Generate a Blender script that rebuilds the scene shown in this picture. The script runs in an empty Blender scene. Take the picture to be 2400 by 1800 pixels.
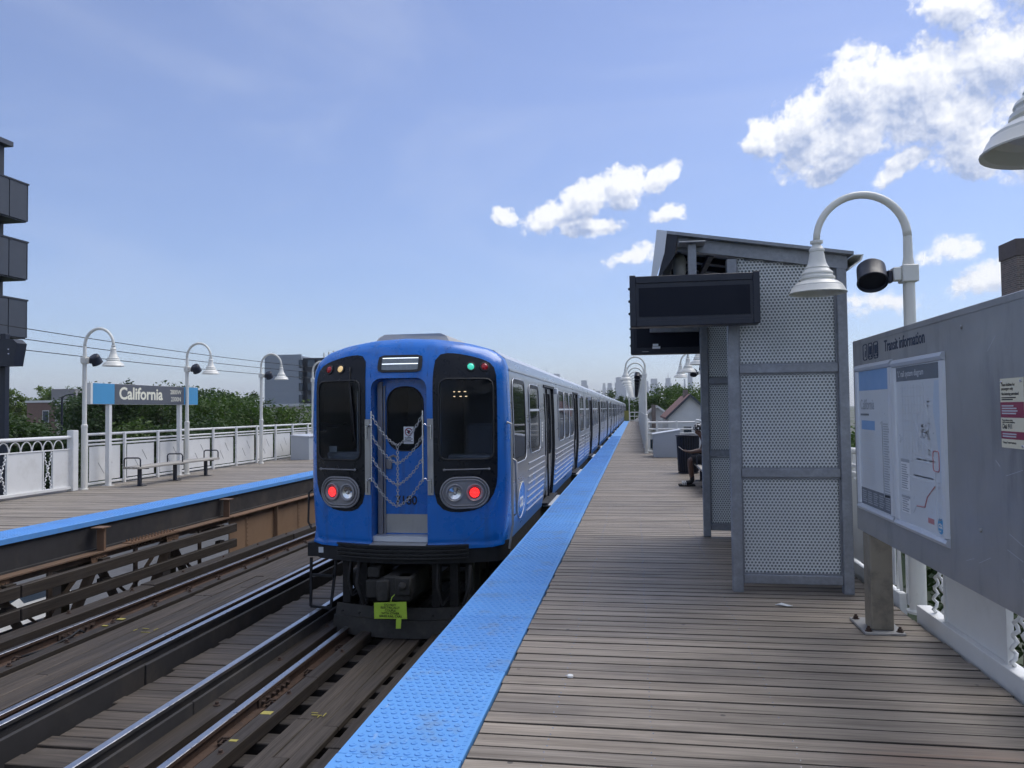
import bpy, bmesh, math, random
from mathutils import Vector, Matrix
random.seed(11)
R = math.radians
sc = bpy.context.scene
COL = sc.collection

# ------------------------------------------------------------------ camera
CAM_LOC = Vector((0, 0, 1.63))
YAW, PITCH, ROLL = R(9.1), R(1.9), R(0.7)
fw = Vector((-math.sin(YAW) * math.cos(PITCH), math.cos(YAW) * math.cos(PITCH), math.sin(PITCH)))
rt0 = Vector((math.cos(YAW), math.sin(YAW), 0)); up0 = rt0.cross(fw)
rt = rt0 * math.cos(ROLL) - up0 * math.sin(ROLL)
upv = rt0 * math.sin(ROLL) + up0 * math.cos(ROLL)
cam_d = bpy.data.cameras.new('camera'); cam = bpy.data.objects.new('camera', cam_d); COL.objects.link(cam)
cam.matrix_world = Matrix(((rt.x, upv.x, -fw.x, CAM_LOC.x), (rt.y, upv.y, -fw.y, CAM_LOC.y), (rt.z, upv.z, -fw.z, CAM_LOC.z), (0, 0, 0, 1)))
cam_d.sensor_width = 36; cam_d.lens = 27.03; cam_d.clip_start = .05; cam_d.clip_end = 60000
sc.camera = cam

# ------------------------------------------------------------------ sky and sun
SUN_EL, SUN_AZ = R(60), R(52)            # azimuth measured from +Y towards +X
wd = bpy.data.worlds.new('World'); sc.world = wd; wd.use_nodes = True
wt = wd.node_tree; wt.nodes.clear()

class NT:
    """small node-tree writer"""
    def __init__(s, tree): s.t = tree
    def n(s, kind, **kw):
        nd = s.t.nodes.new(kind)
        for k, v in kw.items(): setattr(nd, k, v)
        return nd
    def put(s, sock, v):
        if hasattr(v, 'is_output') or isinstance(v, bpy.types.NodeSocket): s.t.links.new(v, sock)
        elif isinstance(v, (tuple, list)) and len(v) == 3 and sock.type == 'RGBA': sock.default_value = (*v, 1)
        else: sock.default_value = v
    def m(s, op, a, b=None, c=None, clamp=False):
        nd = s.n('ShaderNodeMath', operation=op, use_clamp=clamp)
        s.put(nd.inputs[0], a)
        if b is not None: s.put(nd.inputs[1], b)
        if c is not None: s.put(nd.inputs[2], c)
        return nd.outputs[0]
    def mix(s, f, a, b, mode='MIX'):
        nd = s.n('ShaderNodeMix', data_type='RGBA', blend_type=mode)
        s.put(nd.inputs[0], f); s.put(nd.inputs[6], a); s.put(nd.inputs[7], b)
        return nd.outputs[2]
    def rng(s, v, a, b, c, d, smooth=False):
        nd = s.n('ShaderNodeMapRange', interpolation_type='SMOOTHSTEP' if smooth else 'LINEAR')
        for i, x in enumerate((v, a, b, c, d)): s.put(nd.inputs[i], x)
        return nd.outputs[0]
    def noise(s, vec, scale, detail=4, rough=.55, w=None, dist=0, lac=2.0):
        nd = s.n('ShaderNodeTexNoise', noise_dimensions='4D' if w is not None else '3D')
        if vec is not None: s.put(nd.inputs['Vector'], vec)
        nd.inputs['Scale'].default_value = scale; nd.inputs['Detail'].default_value = detail
        nd.inputs['Roughness'].default_value = rough; nd.inputs['Distortion'].default_value = dist
        nd.inputs['Lacunarity'].default_value = lac
        if w is not None: s.put(nd.inputs['W'], w)
        return nd.outputs[0]
    def comb(s, x, y, z):
        nd = s.n('ShaderNodeCombineXYZ')
        for i, v in enumerate((x, y, z)): s.put(nd.inputs[i], v)
        return nd.outputs[0]
    def sep(s, v):
        nd = s.n('ShaderNodeSeparateXYZ'); s.put(nd.inputs[0], v); return nd.outputs
    def mapping(s, v, scale=(1, 1, 1), loc=(0, 0, 0)):
        nd = s.n('ShaderNodeMapping'); s.put(nd.inputs[0], v)
        nd.inputs['Scale'].default_value = scale; nd.inputs['Location'].default_value = loc
        return nd.outputs[0]

# cumulus field, given as heading (deg from +Y) and elevation (deg): centre, half-axes, tilt
PUFFS = [(9.3, 18.4, 1.5, 1.5, 0), (12.0, 19.0, 2.6, 2.1, 25), (15.6, 20.6, 2.9, 2.9, 35), (19.3, 20.4, 3.2, 2.7, 0), (23.8, 20.9, 3.6, 2.4, 0), (28.5, 20.2, 4.8, 3.0, 0),
         (14.6, 17.6, 4.6, 1.8, 20), (20.5, 18.0, 4.5, 1.8, 0), (22.4, 15.9, 2.6, 1.9, 15), (26.5, 15.3, 3.2, 2.0, 0), (18.2, 15.6, 1.9, .85, 35), (13.6, 16.0, 2.0, .8, 25),
         (-9.5, 14.1, 1.15, .85, 0), (-6.0, 14.1, 2.3, 1.1, 15), (-3.4, 15.2, 2.5, 1.5, 30), (-.6, 16.0, 1.9, 1.6, 20), (2.0, 16.4, 1.8, .8, 32), (2.6, 14.0, 1.4, .7, 0), (-3.4, 13.3, 2.6, .7, 0),
         (.2, 11.2, 2.6, .6, 14, .55), (21.6, 24.6, 2.6, 1.6, -10), (26, 25.0, 3.4, 1.7, 0), (21.0, 9.8, 1.6, .85, 0, .6), (23.2, 8.0, 2.8, 1.1, 15, .65), (16.6, 7.0, 2.6, .75, 0, .4),
         (30.5, 9.0, 2.4, .9, 10)]
BIAS = .02
def cloud_group(name, octaves):
    gt = bpy.data.node_groups.new(name, 'ShaderNodeTree')
    for nm in ('U', 'V'): gt.interface.new_socket(nm, in_out='INPUT', socket_type='NodeSocketFloat')
    gt.interface.new_socket('Density', in_out='OUTPUT', socket_type='NodeSocketFloat')
    g = NT(gt); gi = g.n('NodeGroupInput'); go = g.n('NodeGroupOutput')
    U0, V0 = gi.outputs[0], gi.outputs[1]
    wv = g.comb(U0, V0, 0.0)
    nz = g.n('ShaderNodeTexNoise', noise_dimensions='2D'); g.put(nz.inputs[0], wv); nz.inputs['Scale'].default_value = .5; nz.inputs['Detail'].default_value = 2
    wc = g.sep(nz.outputs[1])
    U = g.m('MULTIPLY_ADD', g.m('SUBTRACT', wc[0], .5), 1.5, U0); V = g.m('MULTIPLY_ADD', g.m('SUBTRACT', wc[1], .5), 1.1, V0)
    UV = g.comb(U, V, 0.0); acc = None
    for (u, v, a, b, t, *am) in PUFFS:
        mp = g.n('ShaderNodeMapping', vector_type='TEXTURE'); g.put(mp.inputs[0], UV)
        mp.inputs['Location'].default_value = (u, v, 0); mp.inputs['Rotation'].default_value = (0, 0, R(t)); mp.inputs['Scale'].default_value = (a, b, 1)
        ln = g.n('ShaderNodeVectorMath', operation='LENGTH'); g.put(ln.inputs[0], mp.outputs[0])
        lv = g.m('MULTIPLY_ADD', ln.outputs['Value'], am[0], 1 - am[0]) if am else ln.outputs['Value']
        acc = lv if acc is None else g.m('SMOOTH_MIN', acc, lv, .18)
    acc = g.m('MAXIMUM', g.m('MULTIPLY', g.m('SUBTRACT', 1.0, acc), 1.9), -2.2)
    # unseen cumulus added over the rest of the sky, cover raised for fill light
    wide = g.n('ShaderNodeTexNoise', noise_dimensions='2D'); g.put(wide.inputs[0], g.comb(g.m('MULTIPLY', U, .05), g.m('MULTIPLY', V, .10), 0.0)); wide.inputs['Scale'].default_value = 1.0; wide.inputs['Detail'].default_value = 2
    away = g.rng(g.m('ABSOLUTE', g.m('ADD', U0, 8.8)), 36, 46, 0, 1); high = g.rng(V0, 30, 37, 0, 1)
    acc2 = g.m('MULTIPLY_ADD', g.m('SUBTRACT', wide.outputs[0], .50), 6.0, g.m('MULTIPLY_ADD', g.m('MAXIMUM', away, high), 4.0, -4.0))
    acc = g.m('MAXIMUM', acc, acc2)
    n1 = g.n('ShaderNodeTexNoise', noise_dimensions='2D'); g.put(n1.inputs[0], wv)
    n1.inputs['Scale'].default_value = .7; n1.inputs['Detail'].default_value = octaves; n1.inputs['Roughness'].default_value = .61
    nw = g.n('ShaderNodeTexNoise', noise_dimensions='2D'); g.put(nw.inputs[0], wv); nw.inputs['Scale'].default_value = 2.2; nw.inputs['Detail'].default_value = 3
    wc2 = g.sep(nw.outputs[1]); WP = g.comb(g.m('MULTIPLY_ADD', wc2[0], .55, U0), g.m('MULTIPLY_ADD', wc2[1], .55, V0), 0.0)
    dens = g.m('MULTIPLY_ADD', g.m('SUBTRACT', n1.outputs[0], .5), 1.3, g.m('ADD', acc, BIAS))
    for sc_, am_ in ((.75, .60), (1.7, .34), (3.9, .24))[:3 if octaves > 4 else 2]:      # heaped, rounded tops
        vo = g.n('ShaderNodeTexVoronoi', voronoi_dimensions='2D', feature='SMOOTH_F1'); g.put(vo.inputs['Vector'], WP); vo.inputs['Scale'].default_value = sc_; vo.inputs['Smoothness'].default_value = .25
        dens = g.m('MULTIPLY_ADD', g.m('SUBTRACT', .42, vo.outputs['Distance']), am_, dens)
    g.put(go.inputs[0], dens)
    return gt

w = NT(wt)
gen = w.n('ShaderNodeTexCoord').outputs['Generated']
dx, dy, dz = w.sep(gen)
az = w.m('MULTIPLY', w.m('ARCTAN2', dx, dy), 57.29578)
el = w.m('MULTIPLY', w.m('ARCSINE', w.m('MINIMUM', w.m('MAXIMUM', dz, -1.0), 1.0)), 57.29578)
GA, GB = cloud_group('cloud_density', 8), cloud_group('cloud_density_soft', 3)
def dens_at(gt, du, dv):
    nd = w.n('ShaderNodeGroup', node_tree=gt)
    w.put(nd.inputs[0], w.m('ADD', az, du)); w.put(nd.inputs[1], w.m('ADD', el, dv))
    return nd.outputs[0]
d0 = dens_at(GA, 0, 0); d1 = dens_at(GA, .16, .30); d2 = dens_at(GB, .6, 1.7)
alpha = w.rng(d0, -.18, .60, 0, 1, True)
alpha = w.m('MULTIPLY', alpha, w.rng(el, .5, 6.0, 0, 1, True))
edge = w.m('MULTIPLY', w.m('SUBTRACT', d0, d1), .55)                  # slopes turned to the sun
deep = w.rng(d2, -.35, 1.75, 0, 1)                               # how much cloud stands towards the sun
lit = w.m('ADD', w.m('MULTIPLY_ADD', deep, -.95, 1.08), edge, clamp=True)
CLOUD_SHADE, CLOUD_LIT = (.36, .45, .68), (1.0, 1.01, 1.04)
cloud = w.mix(lit, CLOUD_SHADE, CLOUD_LIT)
sky = w.n('ShaderNodeTexSky', sky_type='NISHITA')
sky.sun_disc = False; sky.sun_elevation = SUN_EL; sky.sun_rotation = SUN_AZ
sky.air_density = 1.0; sky.dust_density = .35; sky.ozone_density = 4.0; sky.altitude = 180
SKY_STRENGTH = .105
bgs = w.n('ShaderNodeBackground'); humid = w.mix(w.rng(el, 0, 26, 0, 1, True), (.80, .78, .90), (1.20, 1.01, 1.05))     # low air is thick and damp
w.put(bgs.inputs[0], w.mix(1.0, sky.outputs[0], humid, 'MULTIPLY')); bgs.inputs[1].default_value = SKY_STRENGTH
bgc = w.n('ShaderNodeBackground'); w.put(bgc.inputs[0], cloud); bgc.inputs[1].default_value = .72
veil = w.noise(w.comb(w.m('MULTIPLY', az, .035), w.m('MULTIPLY', el, .11), 0.0), 1.0, 5, .55, None, 1.2)
alpha = w.m('MAXIMUM', alpha, w.m('MULTIPLY', w.rng(veil, .40, .80, 0, .11, True), w.rng(el, 2, 10, 0, 1, True)))      # thin high veil
mxs = w.n('ShaderNodeMixShader'); w.put(mxs.inputs[0], w.m('MULTIPLY', alpha, .96)); w.put(mxs.inputs[1], bgs.outputs[0]); w.put(mxs.inputs[2], bgc.outputs[0])
wo = w.n('ShaderNodeOutputWorld'); w.put(wo.inputs[0], mxs.outputs[0])
wd.cycles.sampling_method = 'MANUAL'; wd.cycles.sample_map_resolution = 512

sun_d = bpy.data.lights.new('sun', 'SUN'); sun = bpy.data.objects.new('sun', sun_d); COL.objects.link(sun)
sun_d.energy = 1.9; sun_d.angle = R(44); sun_d.color = (1, .96, .9)
sdir = Vector((math.cos(SUN_EL) * math.sin(SUN_AZ), math.cos(SUN_EL) * math.cos(SUN_AZ), math.sin(SUN_EL)))
sun.rotation_euler = sdir.to_track_quat('Z', 'Y').to_euler()
sun.location = sdir * 40

sc.view_settings.view_transform = 'Standard'; sc.view_settings.look = 'None'
sc.view_settings.gamma = 1; sc.view_settings.use_curve_mapping = False
sc.view_settings.exposure = 0.6
sc.render.engine = 'CYCLES'
sc.cycles.use_denoising = True; sc.cycles.use_adaptive_sampling = True; sc.cycles.adaptive_threshold = .03
try: sc.cycles.denoiser = 'OPENIMAGEDENOISE'
except Exception: pass
sc.cycles.max_bounces = 6; sc.cycles.diffuse_bounces = 3; sc.cycles.glossy_bounces = 3
sc.cycles.transmission_bounces = 4; sc.cycles.transparent_max_bounces = 8; sc.cycles.volume_bounces = 0
sc.cycles.caustics_reflective = False; sc.cycles.caustics_refractive = False
sc.cycles.sample_clamp_indirect = 6

# ------------------------------------------------------------------ mesh helpers
class MB:
    def __init__(s): s.v = []; s.f = []; s.mi = []
    def add(s, vs, fs, m=0):
        o = len(s.v); s.v.extend([tuple(p) for p in vs])
        for q in fs: s.f.append(tuple(i + o for i in q)); s.mi.append(m)
        return s
    def box(s, x0, x1, y0, y1, z0, z1, m=0):
        vs = [(x, y, z) for x in (x0, x1) for y in (y0, y1) for z in (z0, z1)]
        return s.add(vs, [(0, 1, 3, 2), (4, 6, 7, 5), (0, 4, 5, 1), (2, 3, 7, 6), (0, 2, 6, 4), (1, 5, 7, 3)], m)
    def cbox(s, x0, x1, y0, y1, z0, z1, b=.004, m=0):
        bmn = bmesh.new(); bmesh.ops.create_cube(bmn, size=1)
        for q in bmn.verts: q.co = Vector(((x0 + x1) / 2 + q.co.x * (x1 - x0), (y0 + y1) / 2 + q.co.y * (y1 - y0), (z0 + z1) / 2 + q.co.z * (z1 - z0)))
        bmesh.ops.bevel(bmn, geom=bmn.edges[:], offset=b, segments=1, affect='EDGES')
        return s.bm(bmn, m)
    def bm(s, b, m=0):
        b.verts.ensure_lookup_table()
        for i, q in enumerate(b.verts): q.index = i
        s.add([q.co for q in b.verts], [[q.index for q in f.verts] for f in b.faces], m); b.free(); return s
    def bar(s, p, q, wd, ht, up=(0, 0, 1), m=0):
        p, q = Vector(p), Vector(q); d = (q - p).normalized(); u = Vector(up)
        if abs(d.dot(u)) > .98: u = Vector((1, 0, 0))
        a = d.cross(u).normalized() * wd / 2; b = a.cross(d).normalized() * ht / 2
        vs = [p - a - b, p + a - b, p + a + b, p - a + b, q - a - b, q + a - b, q + a + b, q - a + b]
        return s.add(vs, [(3, 2, 1, 0), (4, 5, 6, 7), (0, 1, 5, 4), (1, 2, 6, 5), (2, 3, 7, 6), (3, 0, 4, 7)], m)
    def tube(s, pts, r, n=8, closed=False, caps=True, m=0):
        pts = [Vector(p) for p in pts]; N = len(pts); rs = r if isinstance(r, (list, tuple)) else [r] * N
        ref = None; vs = []
        for i, p in enumerate(pts):
            if closed: d = pts[(i + 1) % N] - pts[i - 1]
            else: d = pts[min(i + 1, N - 1)] - pts[max(i - 1, 0)]
            d.normalize()
            if ref is None:
                ref = Vector((0, 0, 1)) if abs(d.z) < .9 else Vector((1, 0, 0))
                ref = (ref - d * ref.dot(d)).normalized()
            else:
                ref = (ref - d * ref.dot(d)); ref = ref.normalized() if ref.length > 1e-6 else d.orthogonal().normalized()
            b = d.cross(ref)
            for k in range(n):
                a = 2 * math.pi * k / n; vs.append(p + (ref * math.cos(a) + b * math.sin(a)) * rs[i])
        fs = []
        for i in range(N if closed else N - 1):
            j = (i + 1) % N
            for k in range(n): fs.append((i * n + k, i * n + (k + 1) % n, j * n + (k + 1) % n, j * n + k))
        if caps and not closed: fs.append(tuple(range(n - 1, -1, -1))); fs.append(tuple((N - 1) * n + k for k in range(n)))
        return s.add(vs, fs, m)
    def lathe(s, prof, n=16, c=(0, 0, 0), rot=None, m=0, cap0=False, cap1=False):
        vs = []; c = Vector(c)
        for (r, z) in prof:
            for k in range(n):
                a = 2 * math.pi * k / n; p = Vector((r * math.cos(a), r * math.sin(a), z))
                vs.append(c + (rot @ p if rot else p))
        fs = [(i * n + k, i * n + (k + 1) % n, (i + 1) * n + (k + 1) % n, (i + 1) * n + k) for i in range(len(prof) - 1) for k in range(n)]
        if cap0: fs.append(tuple(range(n - 1, -1, -1)))
        if cap1: fs.append(tuple((len(prof) - 1) * n + k for k in range(n)))
        return s.add(vs, fs, m)
    def prism(s, poly, lo, hi, f, m=0):
        """poly: 2D points; f(u, v, t) -> 3D, extruded from t=lo to t=hi"""
        n = len(poly); vs = [f(u, v, lo) for u, v in poly] + [f(u, v, hi) for u, v in poly]
        return s.add(vs, [tuple(range(n - 1, -1, -1)), tuple(range(n, 2 * n))] + [(i, (i + 1) % n, n + (i + 1) % n, n + i) for i in range(n)], m)
    def fan(s, outline, f, rings=1, c=None, m=0, inner=None):
        """fill an outline (star-shaped about c) with rings so that it can follow a curved surface f(u, v); inner leaves a hole"""
        if c is None: c = (sum(p[0] for p in outline) / len(outline), sum(p[1] for p in outline) / len(outline))
        n = len(outline); vs = []; fs = []
        if inner is None:
            vs.append(f(*c))
            for k in range(1, rings + 1):
                t = k / rings; vs += [f(c[0] + (u - c[0]) * t, c[1] + (v - c[1]) * t) for u, v in outline]
            fs += [(0, 1 + i, 1 + (i + 1) % n) for i in range(n)]
            for k in range(rings - 1): fs += [(1 + k * n + i, 1 + (k + 1) * n + i, 1 + (k + 1) * n + (i + 1) % n, 1 + k * n + (i + 1) % n) for i in range(n)]
        else:
            for k in range(rings + 1):
                t = k / rings; vs += [f(a[0] + (b[0] - a[0]) * t, a[1] + (b[1] - a[1]) * t) for a, b in zip(inner, outline)]
            for k in range(rings): fs += [(k * n + i, (k + 1) * n + i, (k + 1) * n + (i + 1) % n, k * n + (i + 1) % n) for i in range(n)]
        return s.add(vs, fs, m)
    def mesh(s, name, mats, smooth=None, off=(0, 0, 0), fix=True):
        me = bpy.data.meshes.new(name)
        vs = s.v if tuple(off) == (0, 0, 0) else [(p[0] - off[0], p[1] - off[1], p[2] - off[2]) for p in s.v]
        me.from_pydata(vs, [], s.f)
        if not isinstance(mats, (list, tuple)): mats = [mats]
        for q in mats: me.materials.append(q)
        if len(mats) > 1: me.polygons.foreach_set('material_index', s.mi)
        if fix and len(s.f) < 30000:
            b = bmesh.new(); b.from_mesh(me); bmesh.ops.recalc_face_normals(b, faces=b.faces[:]); b.to_mesh(me); b.free()
        if smooth is not None:
            me.polygons.foreach_set('use_smooth', [True] * len(me.polygons))
            if smooth < 180: me.set_sharp_from_angle(angle=R(smooth))
        me.update(); return me
    def build(s, name, mats, parent=None, smooth=None, at=None, fix=True):
        """world coordinates in; the object's own origin is its parent's place (or 'at')"""
        off = parent['_o'] if parent is not None else (at or (0, 0, 0))
        return obj(name, s.mesh(name, mats, smooth, off, fix), parent, at if parent is None else None)

def obj(name, me, parent=None, loc=None):
    o = bpy.data.objects.new(name, me); COL.objects.link(o)
    if parent is not None: o.parent = parent; o['_o'] = parent['_o']
    elif loc is not None: o.location = loc; o['_o'] = tuple(loc)
    else: o['_o'] = (0, 0, 0)
    return o
def tag(o, label=None, cat=None, group=None, kind=None):
    if label: o['label'] = label
    if cat: o['category'] = cat
    if group: o['group'] = group
    if kind: o['kind'] = kind
    return o
def thing(name, label, cat, loc=(0, 0, 0), group=None, kind=None):
    o = obj(name, None, None, loc); o.empty_display_size = .1
    return tag(o, label, cat, group, kind)
def copy_tree(o, parent=None):
    c = o.copy(); COL.objects.link(c)
    if parent is not None: c.parent = parent
    for ch in list(o.children): copy_tree(ch, c)
    return c
def stuff(o): o['kind'] = 'stuff'; return o
def struct(o): o['kind'] = 'structure'; return o
def rrect(u0, u1, v0, v1, r, n=5):
    pts = []
    for cx, cy, a0 in ((u1 - r, v1 - r, 0), (u0 + r, v1 - r, 90), (u0 + r, v0 + r, 180), (u1 - r, v0 + r, 270)):
        for k in range(n + 1):
            a = R(a0 + 90 * k / n); pts.append((cx + r * math.cos(a), cy + r * math.sin(a)))
    return pts
def polar(poly, c, n=48):
    """resample a star-shaped outline by angle about c"""
    out = []
    for k in range(n):
        a = 2 * math.pi * k / n; dx_, dy_ = math.cos(a), math.sin(a); best = 0
        for i in range(len(poly)):
            (x1, y1), (x2, y2) = poly[i], poly[(i + 1) % len(poly)]
            ex, ey = x2 - x1, y2 - y1; den = dx_ * ey - dy_ * ex
            if abs(den) < 1e-12: continue
            t = ((x1 - c[0]) * ey - (y1 - c[1]) * ex) / den; q = ((x1 - c[0]) * dy_ - (y1 - c[1]) * dx_) / den
            if t > 0 and -1e-9 <= q <= 1 + 1e-9: best = max(best, t)
        out.append((c[0] + dx_ * best, c[1] + dy_ * best))
    return out
def smooth_poly(poly, it=2):
    for _ in range(it):
        q = []
        for i in range(len(poly)):
            a, b = poly[i], poly[(i + 1) % len(poly)]
            q += [(a[0] * .75 + b[0] * .25, a[1] * .75 + b[1] * .25), (a[0] * .25 + b[0] * .75, a[1] * .25 + b[1] * .75)]
        poly = q
    return poly

def text(name, s, size, o, xd, yd, mat, parent, bold=0.0, align='LEFT', shear=0, squeeze=1.0, depth=.0008):
    cu = bpy.data.curves.new(name, 'FONT'); cu.body = s; cu.size = size; cu.offset = bold * size; cu.align_x = align; cu.align_y = 'BOTTOM_BASELINE'
    cu.shear = shear; cu.extrude = depth; cu.resolution_u = 3
    t = bpy.data.objects.new(name, cu); me = bpy.data.meshes.new_from_object(t)
    bpy.data.objects.remove(t); bpy.data.curves.remove(cu)
    xd, yd = Vector(xd), Vector(yd); zd = xd.cross(yd); o = Vector(o); off = Vector(parent['_o'])
    for q in me.vertices: q.co = o - off + xd * q.co.x * squeeze + yd * q.co.y + zd * q.co.z
    me.materials.clear(); me.materials.append(mat); me.name = name
    return obj(name, me, parent)

# ------------------------------------------------------------------ materials
def new_mat(name):
    m = bpy.data.materials.new(name); m.use_nodes = True; t = NT(m.node_tree); m.node_tree.nodes.clear()
    b = t.n('ShaderNodeBsdfPrincipled'); o = t.n('ShaderNodeOutputMaterial'); t.put(o.inputs[0], b.outputs[0])
    return m, t, b
def bump(t, b, h, strength=.3, dist=.01):
    nd = t.n('ShaderNodeBump'); nd.inputs['Strength'].default_value = strength; nd.inputs['Distance'].default_value = dist
    t.put(nd.inputs['Height'], h); t.put(b.inputs['Normal'], nd.outputs[0])
def pos(t): return t.n('ShaderNodeNewGeometry').outputs['Position']
def ocoord(t): return t.n('ShaderNodeTexCoord').outputs['Object']
def M(name, c, rough=.5, metal=0.0, var=.12, scale=6, dirt=None, dirt_amt=.0, dirt_scale=2.5, bmp=0.0, bscale=60, coat=0.0, emit=None, estr=0, spec=.5, world=True, dmap=None):
    m, t, b = new_mat(name); p = pos(t) if world else ocoord(t)
    n = t.noise(p, scale, 5, .6)
    col = t.mix(1.0, c, t.mix(n, (1 - var,) * 3, (1 + var,) * 3), 'MULTIPLY')
    if dirt:
        k = t.rng(t.noise(t.mapping(p, dmap) if dmap else p, dirt_scale, 7, .65), .48, .72, 0, dirt_amt, True)
        col = t.mix(k, col, dirt)
    t.put(b.inputs['Base Color'], col); b.inputs['Metallic'].default_value = metal
    t.put(b.inputs['Roughness'], t.rng(t.noise(p, scale * 2.3, 4), .3, .7, max(.02, rough - .08), min(1, rough + .08)))
    b.inputs['Specular IOR Level'].default_value = spec
    if coat: b.inputs['Coat Weight'].default_value = coat; b.inputs['Coat Roughness'].default_value = .06
    if bmp: bump(t, b, t.noise(p, bscale, 4), bmp, .004)
    if emit: b.inputs['Emission Color'].default_value = (*emit, 1); b.inputs['Emission Strength'].default_value = estr
    return m
def wood(name, c1, c2, axis, stain=.4, rust=False, rough=.8):
    m, t, b = new_mat(name)
    oc = ocoord(t); oi = t.n('ShaderNodeObjectInfo').outputs['Random']; isl = t.n('ShaderNodeNewGeometry').outputs['Random Per Island']
    rnd = t.m('FRACT', t.m('ADD', oi, t.m('MULTIPLY', isl, 7.31)))
    wv_ = t.m('MULTIPLY', rnd, 60.0)
    s1, s2 = ((1.1, 22, 22), (2.5, 150, 60)) if axis == 'X' else ((22, 1.1, 22), (150, 2.5, 60))
    n1_ = t.noise(t.mapping(oc, s1), 1.0, 5, .6, wv_, .6); n2_ = t.noise(t.mapping(oc, s2), 1.0, 3, .6, wv_)
    gr = t.m('MULTIPLY_ADD', n2_, .45, t.m('MULTIPLY', n1_, .6))
    col = t.mix(t.rng(gr, .36, .68, 0, 1), c1, c2)
    col = t.mix(1.0, col, t.mix(rnd, (.82,) * 3, (1.15, 1.14, 1.12)), 'MULTIPLY')
    P = pos(t)
    st = t.rng(t.noise(t.mapping(P, (.9, 1.6, 1)), 1.0, 6, .62), .5, .68, 0, stain, True)
    col = t.mix(st, col, (.045, .042, .045))
    vg = t.n('ShaderNodeTexVoronoi'); t.put(vg.inputs['Vector'], t.mapping(P, (1, 1, 0))); vg.inputs['Scale'].default_value = 2.6
    col = t.mix(t.rng(t.m('MULTIPLY_ADD', t.noise(P, 30, 2), .03, vg.outputs['Distance']), .045, .06, .75, 0), col, (.03, .029, .03))      # trodden gum
    kn = t.rng(t.noise(t.mapping(oc, (6, 16, 6) if axis == 'X' else (16, 6, 6)), 1.0, 2, .5, wv_), .74, .78, 0, .75, True)
    col = t.mix(kn, col, (.03, .026, .024))
    if rust:
        x_, y_, z_ = t.sep(P)
        dd = t.m('ADD', t.m('POWER', t.m('DIVIDE', t.m('SUBTRACT', x_, 1.42), .5), 2), t.m('POWER', t.m('DIVIDE', t.m('SUBTRACT', y_, 3.75), .32), 2))
        rk = t.m('MULTIPLY', t.rng(dd, 0, 1.4, .5, 0, True), t.rng(n1_, .4, .6, .2, 1))
        col = t.mix(rk, col, (.20, .085, .04))
    t.put(b.inputs['Base Color'], col)
    t.put(b.inputs['Roughness'], t.rng(gr, .3, .7, rough + .05, rough - .25))
    bump(t, b, t.m('ADD', t.m('MULTIPLY', n2_, .5), n1_), .35, .004)
    return m
def glossy_glass(name, tint=(.25, .28, .3), alpha=.72, rough=.02, base=(.012, .014, .017)):
    """tinted pane: partly see-through, with a clear reflection"""
    m, t, b = new_mat(name)
    b.inputs['Base Color'].default_value = (*base, 1); b.inputs['Roughness'].default_value = rough; b.inputs['IOR'].default_value = 1.5
    tr = t.n('ShaderNodeBsdfTransparent'); tr.inputs[0].default_value = (*tint, 1)
    mx = t.n('ShaderNodeMixShader'); mx.inputs[0].default_value = alpha
    t.put(mx.inputs[1], tr.outputs[0]); t.put(mx.inputs[2], b.outputs[0])
    out = [n for n in m.node_tree.nodes if n.type == 'OUTPUT_MATERIAL'][0]; t.put(out.inputs[0], mx.outputs[0])
    return m

MAT = {}
MAT['deck'] = wood('weathered_deck_wood', (.128, .108, .088), (.33, .288, .240), 'X', .30, True, .72)
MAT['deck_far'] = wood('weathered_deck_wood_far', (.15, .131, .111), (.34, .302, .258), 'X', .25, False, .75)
MAT['tie'] = wood('creosoted_timber', (.011, .009, .008), (.042, .034, .028), 'X', .5)
MAT['timber_y'] = wood('dark_timber', (.011, .0085, .0065), (.046, .035, .027), 'Y', .4)
MAT['walk_y'] = wood('grey_walk_timber', (.020, .016, .0125), (.088, .070, .054), 'Y', .45)
MAT['walk_x'] = wood('grey_walk_plank', (.026, .021, .0165), (.118, .096, .075), 'X', .5)
MAT['white'] = M('white_paint', (.74, .75, .74), .45, 0, .07, 3, (.46, .44, .40), .28, 2.2, .06, 40)
MAT['cream'] = M('cream_enamel', (.72, .72, .67), .35, 0, .04, 4, (.45, .43, .38), .2, 3, 0)
MAT['galv'] = M('galvanised_steel', (.25, .268, .30), .5, .5, .25, 28, (.36, .39, .44), .55, 9, .1, 50)
MAT['perf'] = M('perforated_steel', (.63, .665, .685), .5, .1, .08, 4, (.5, .53, .55), .4, 2.2)
MAT['stainless'] = M('brushed_stainless', (.385, .385, .38), .42, .5, .25, 1.6, (.22, .222, .23), .55, 1.3, .05, 20, dmap=(5, 5, 1.2))
MAT['alu'] = M('aluminium_frame', (.62, .66, .72), .42, .35, .05, 5)
MAT['black'] = M('black_powder_coat', (.011, .016, .031), .45, 0, .15, 6)
MAT['blackm'] = M('black_matt', (.012, .013, .016), .75, 0, .2, 6)
MAT['screen'] = M('dark_display_glass', (.003, .006, .016), .38, 0, .05, 3, spec=.2)
m_, t, b = new_mat('blue_tactile_polymer'); P = pos(t); oi = t.n('ShaderNodeObjectInfo').outputs['Random']
col = t.mix(1.0, (.105, .315, .70), t.mix(oi, (.88, .9, .94), (1.10, 1.08, 1.04)), 'MULTIPLY')
col = t.mix(1.0, col, t.mix(t.noise(P, 2.2, 6), (.86,) * 3, (1.14,) * 3), 'MULTIPLY')
col = t.mix(t.rng(t.noise(P, 3.4, 8, .68), .50, .72, 0, .55, True), col, (.17, .235, .33))
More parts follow.
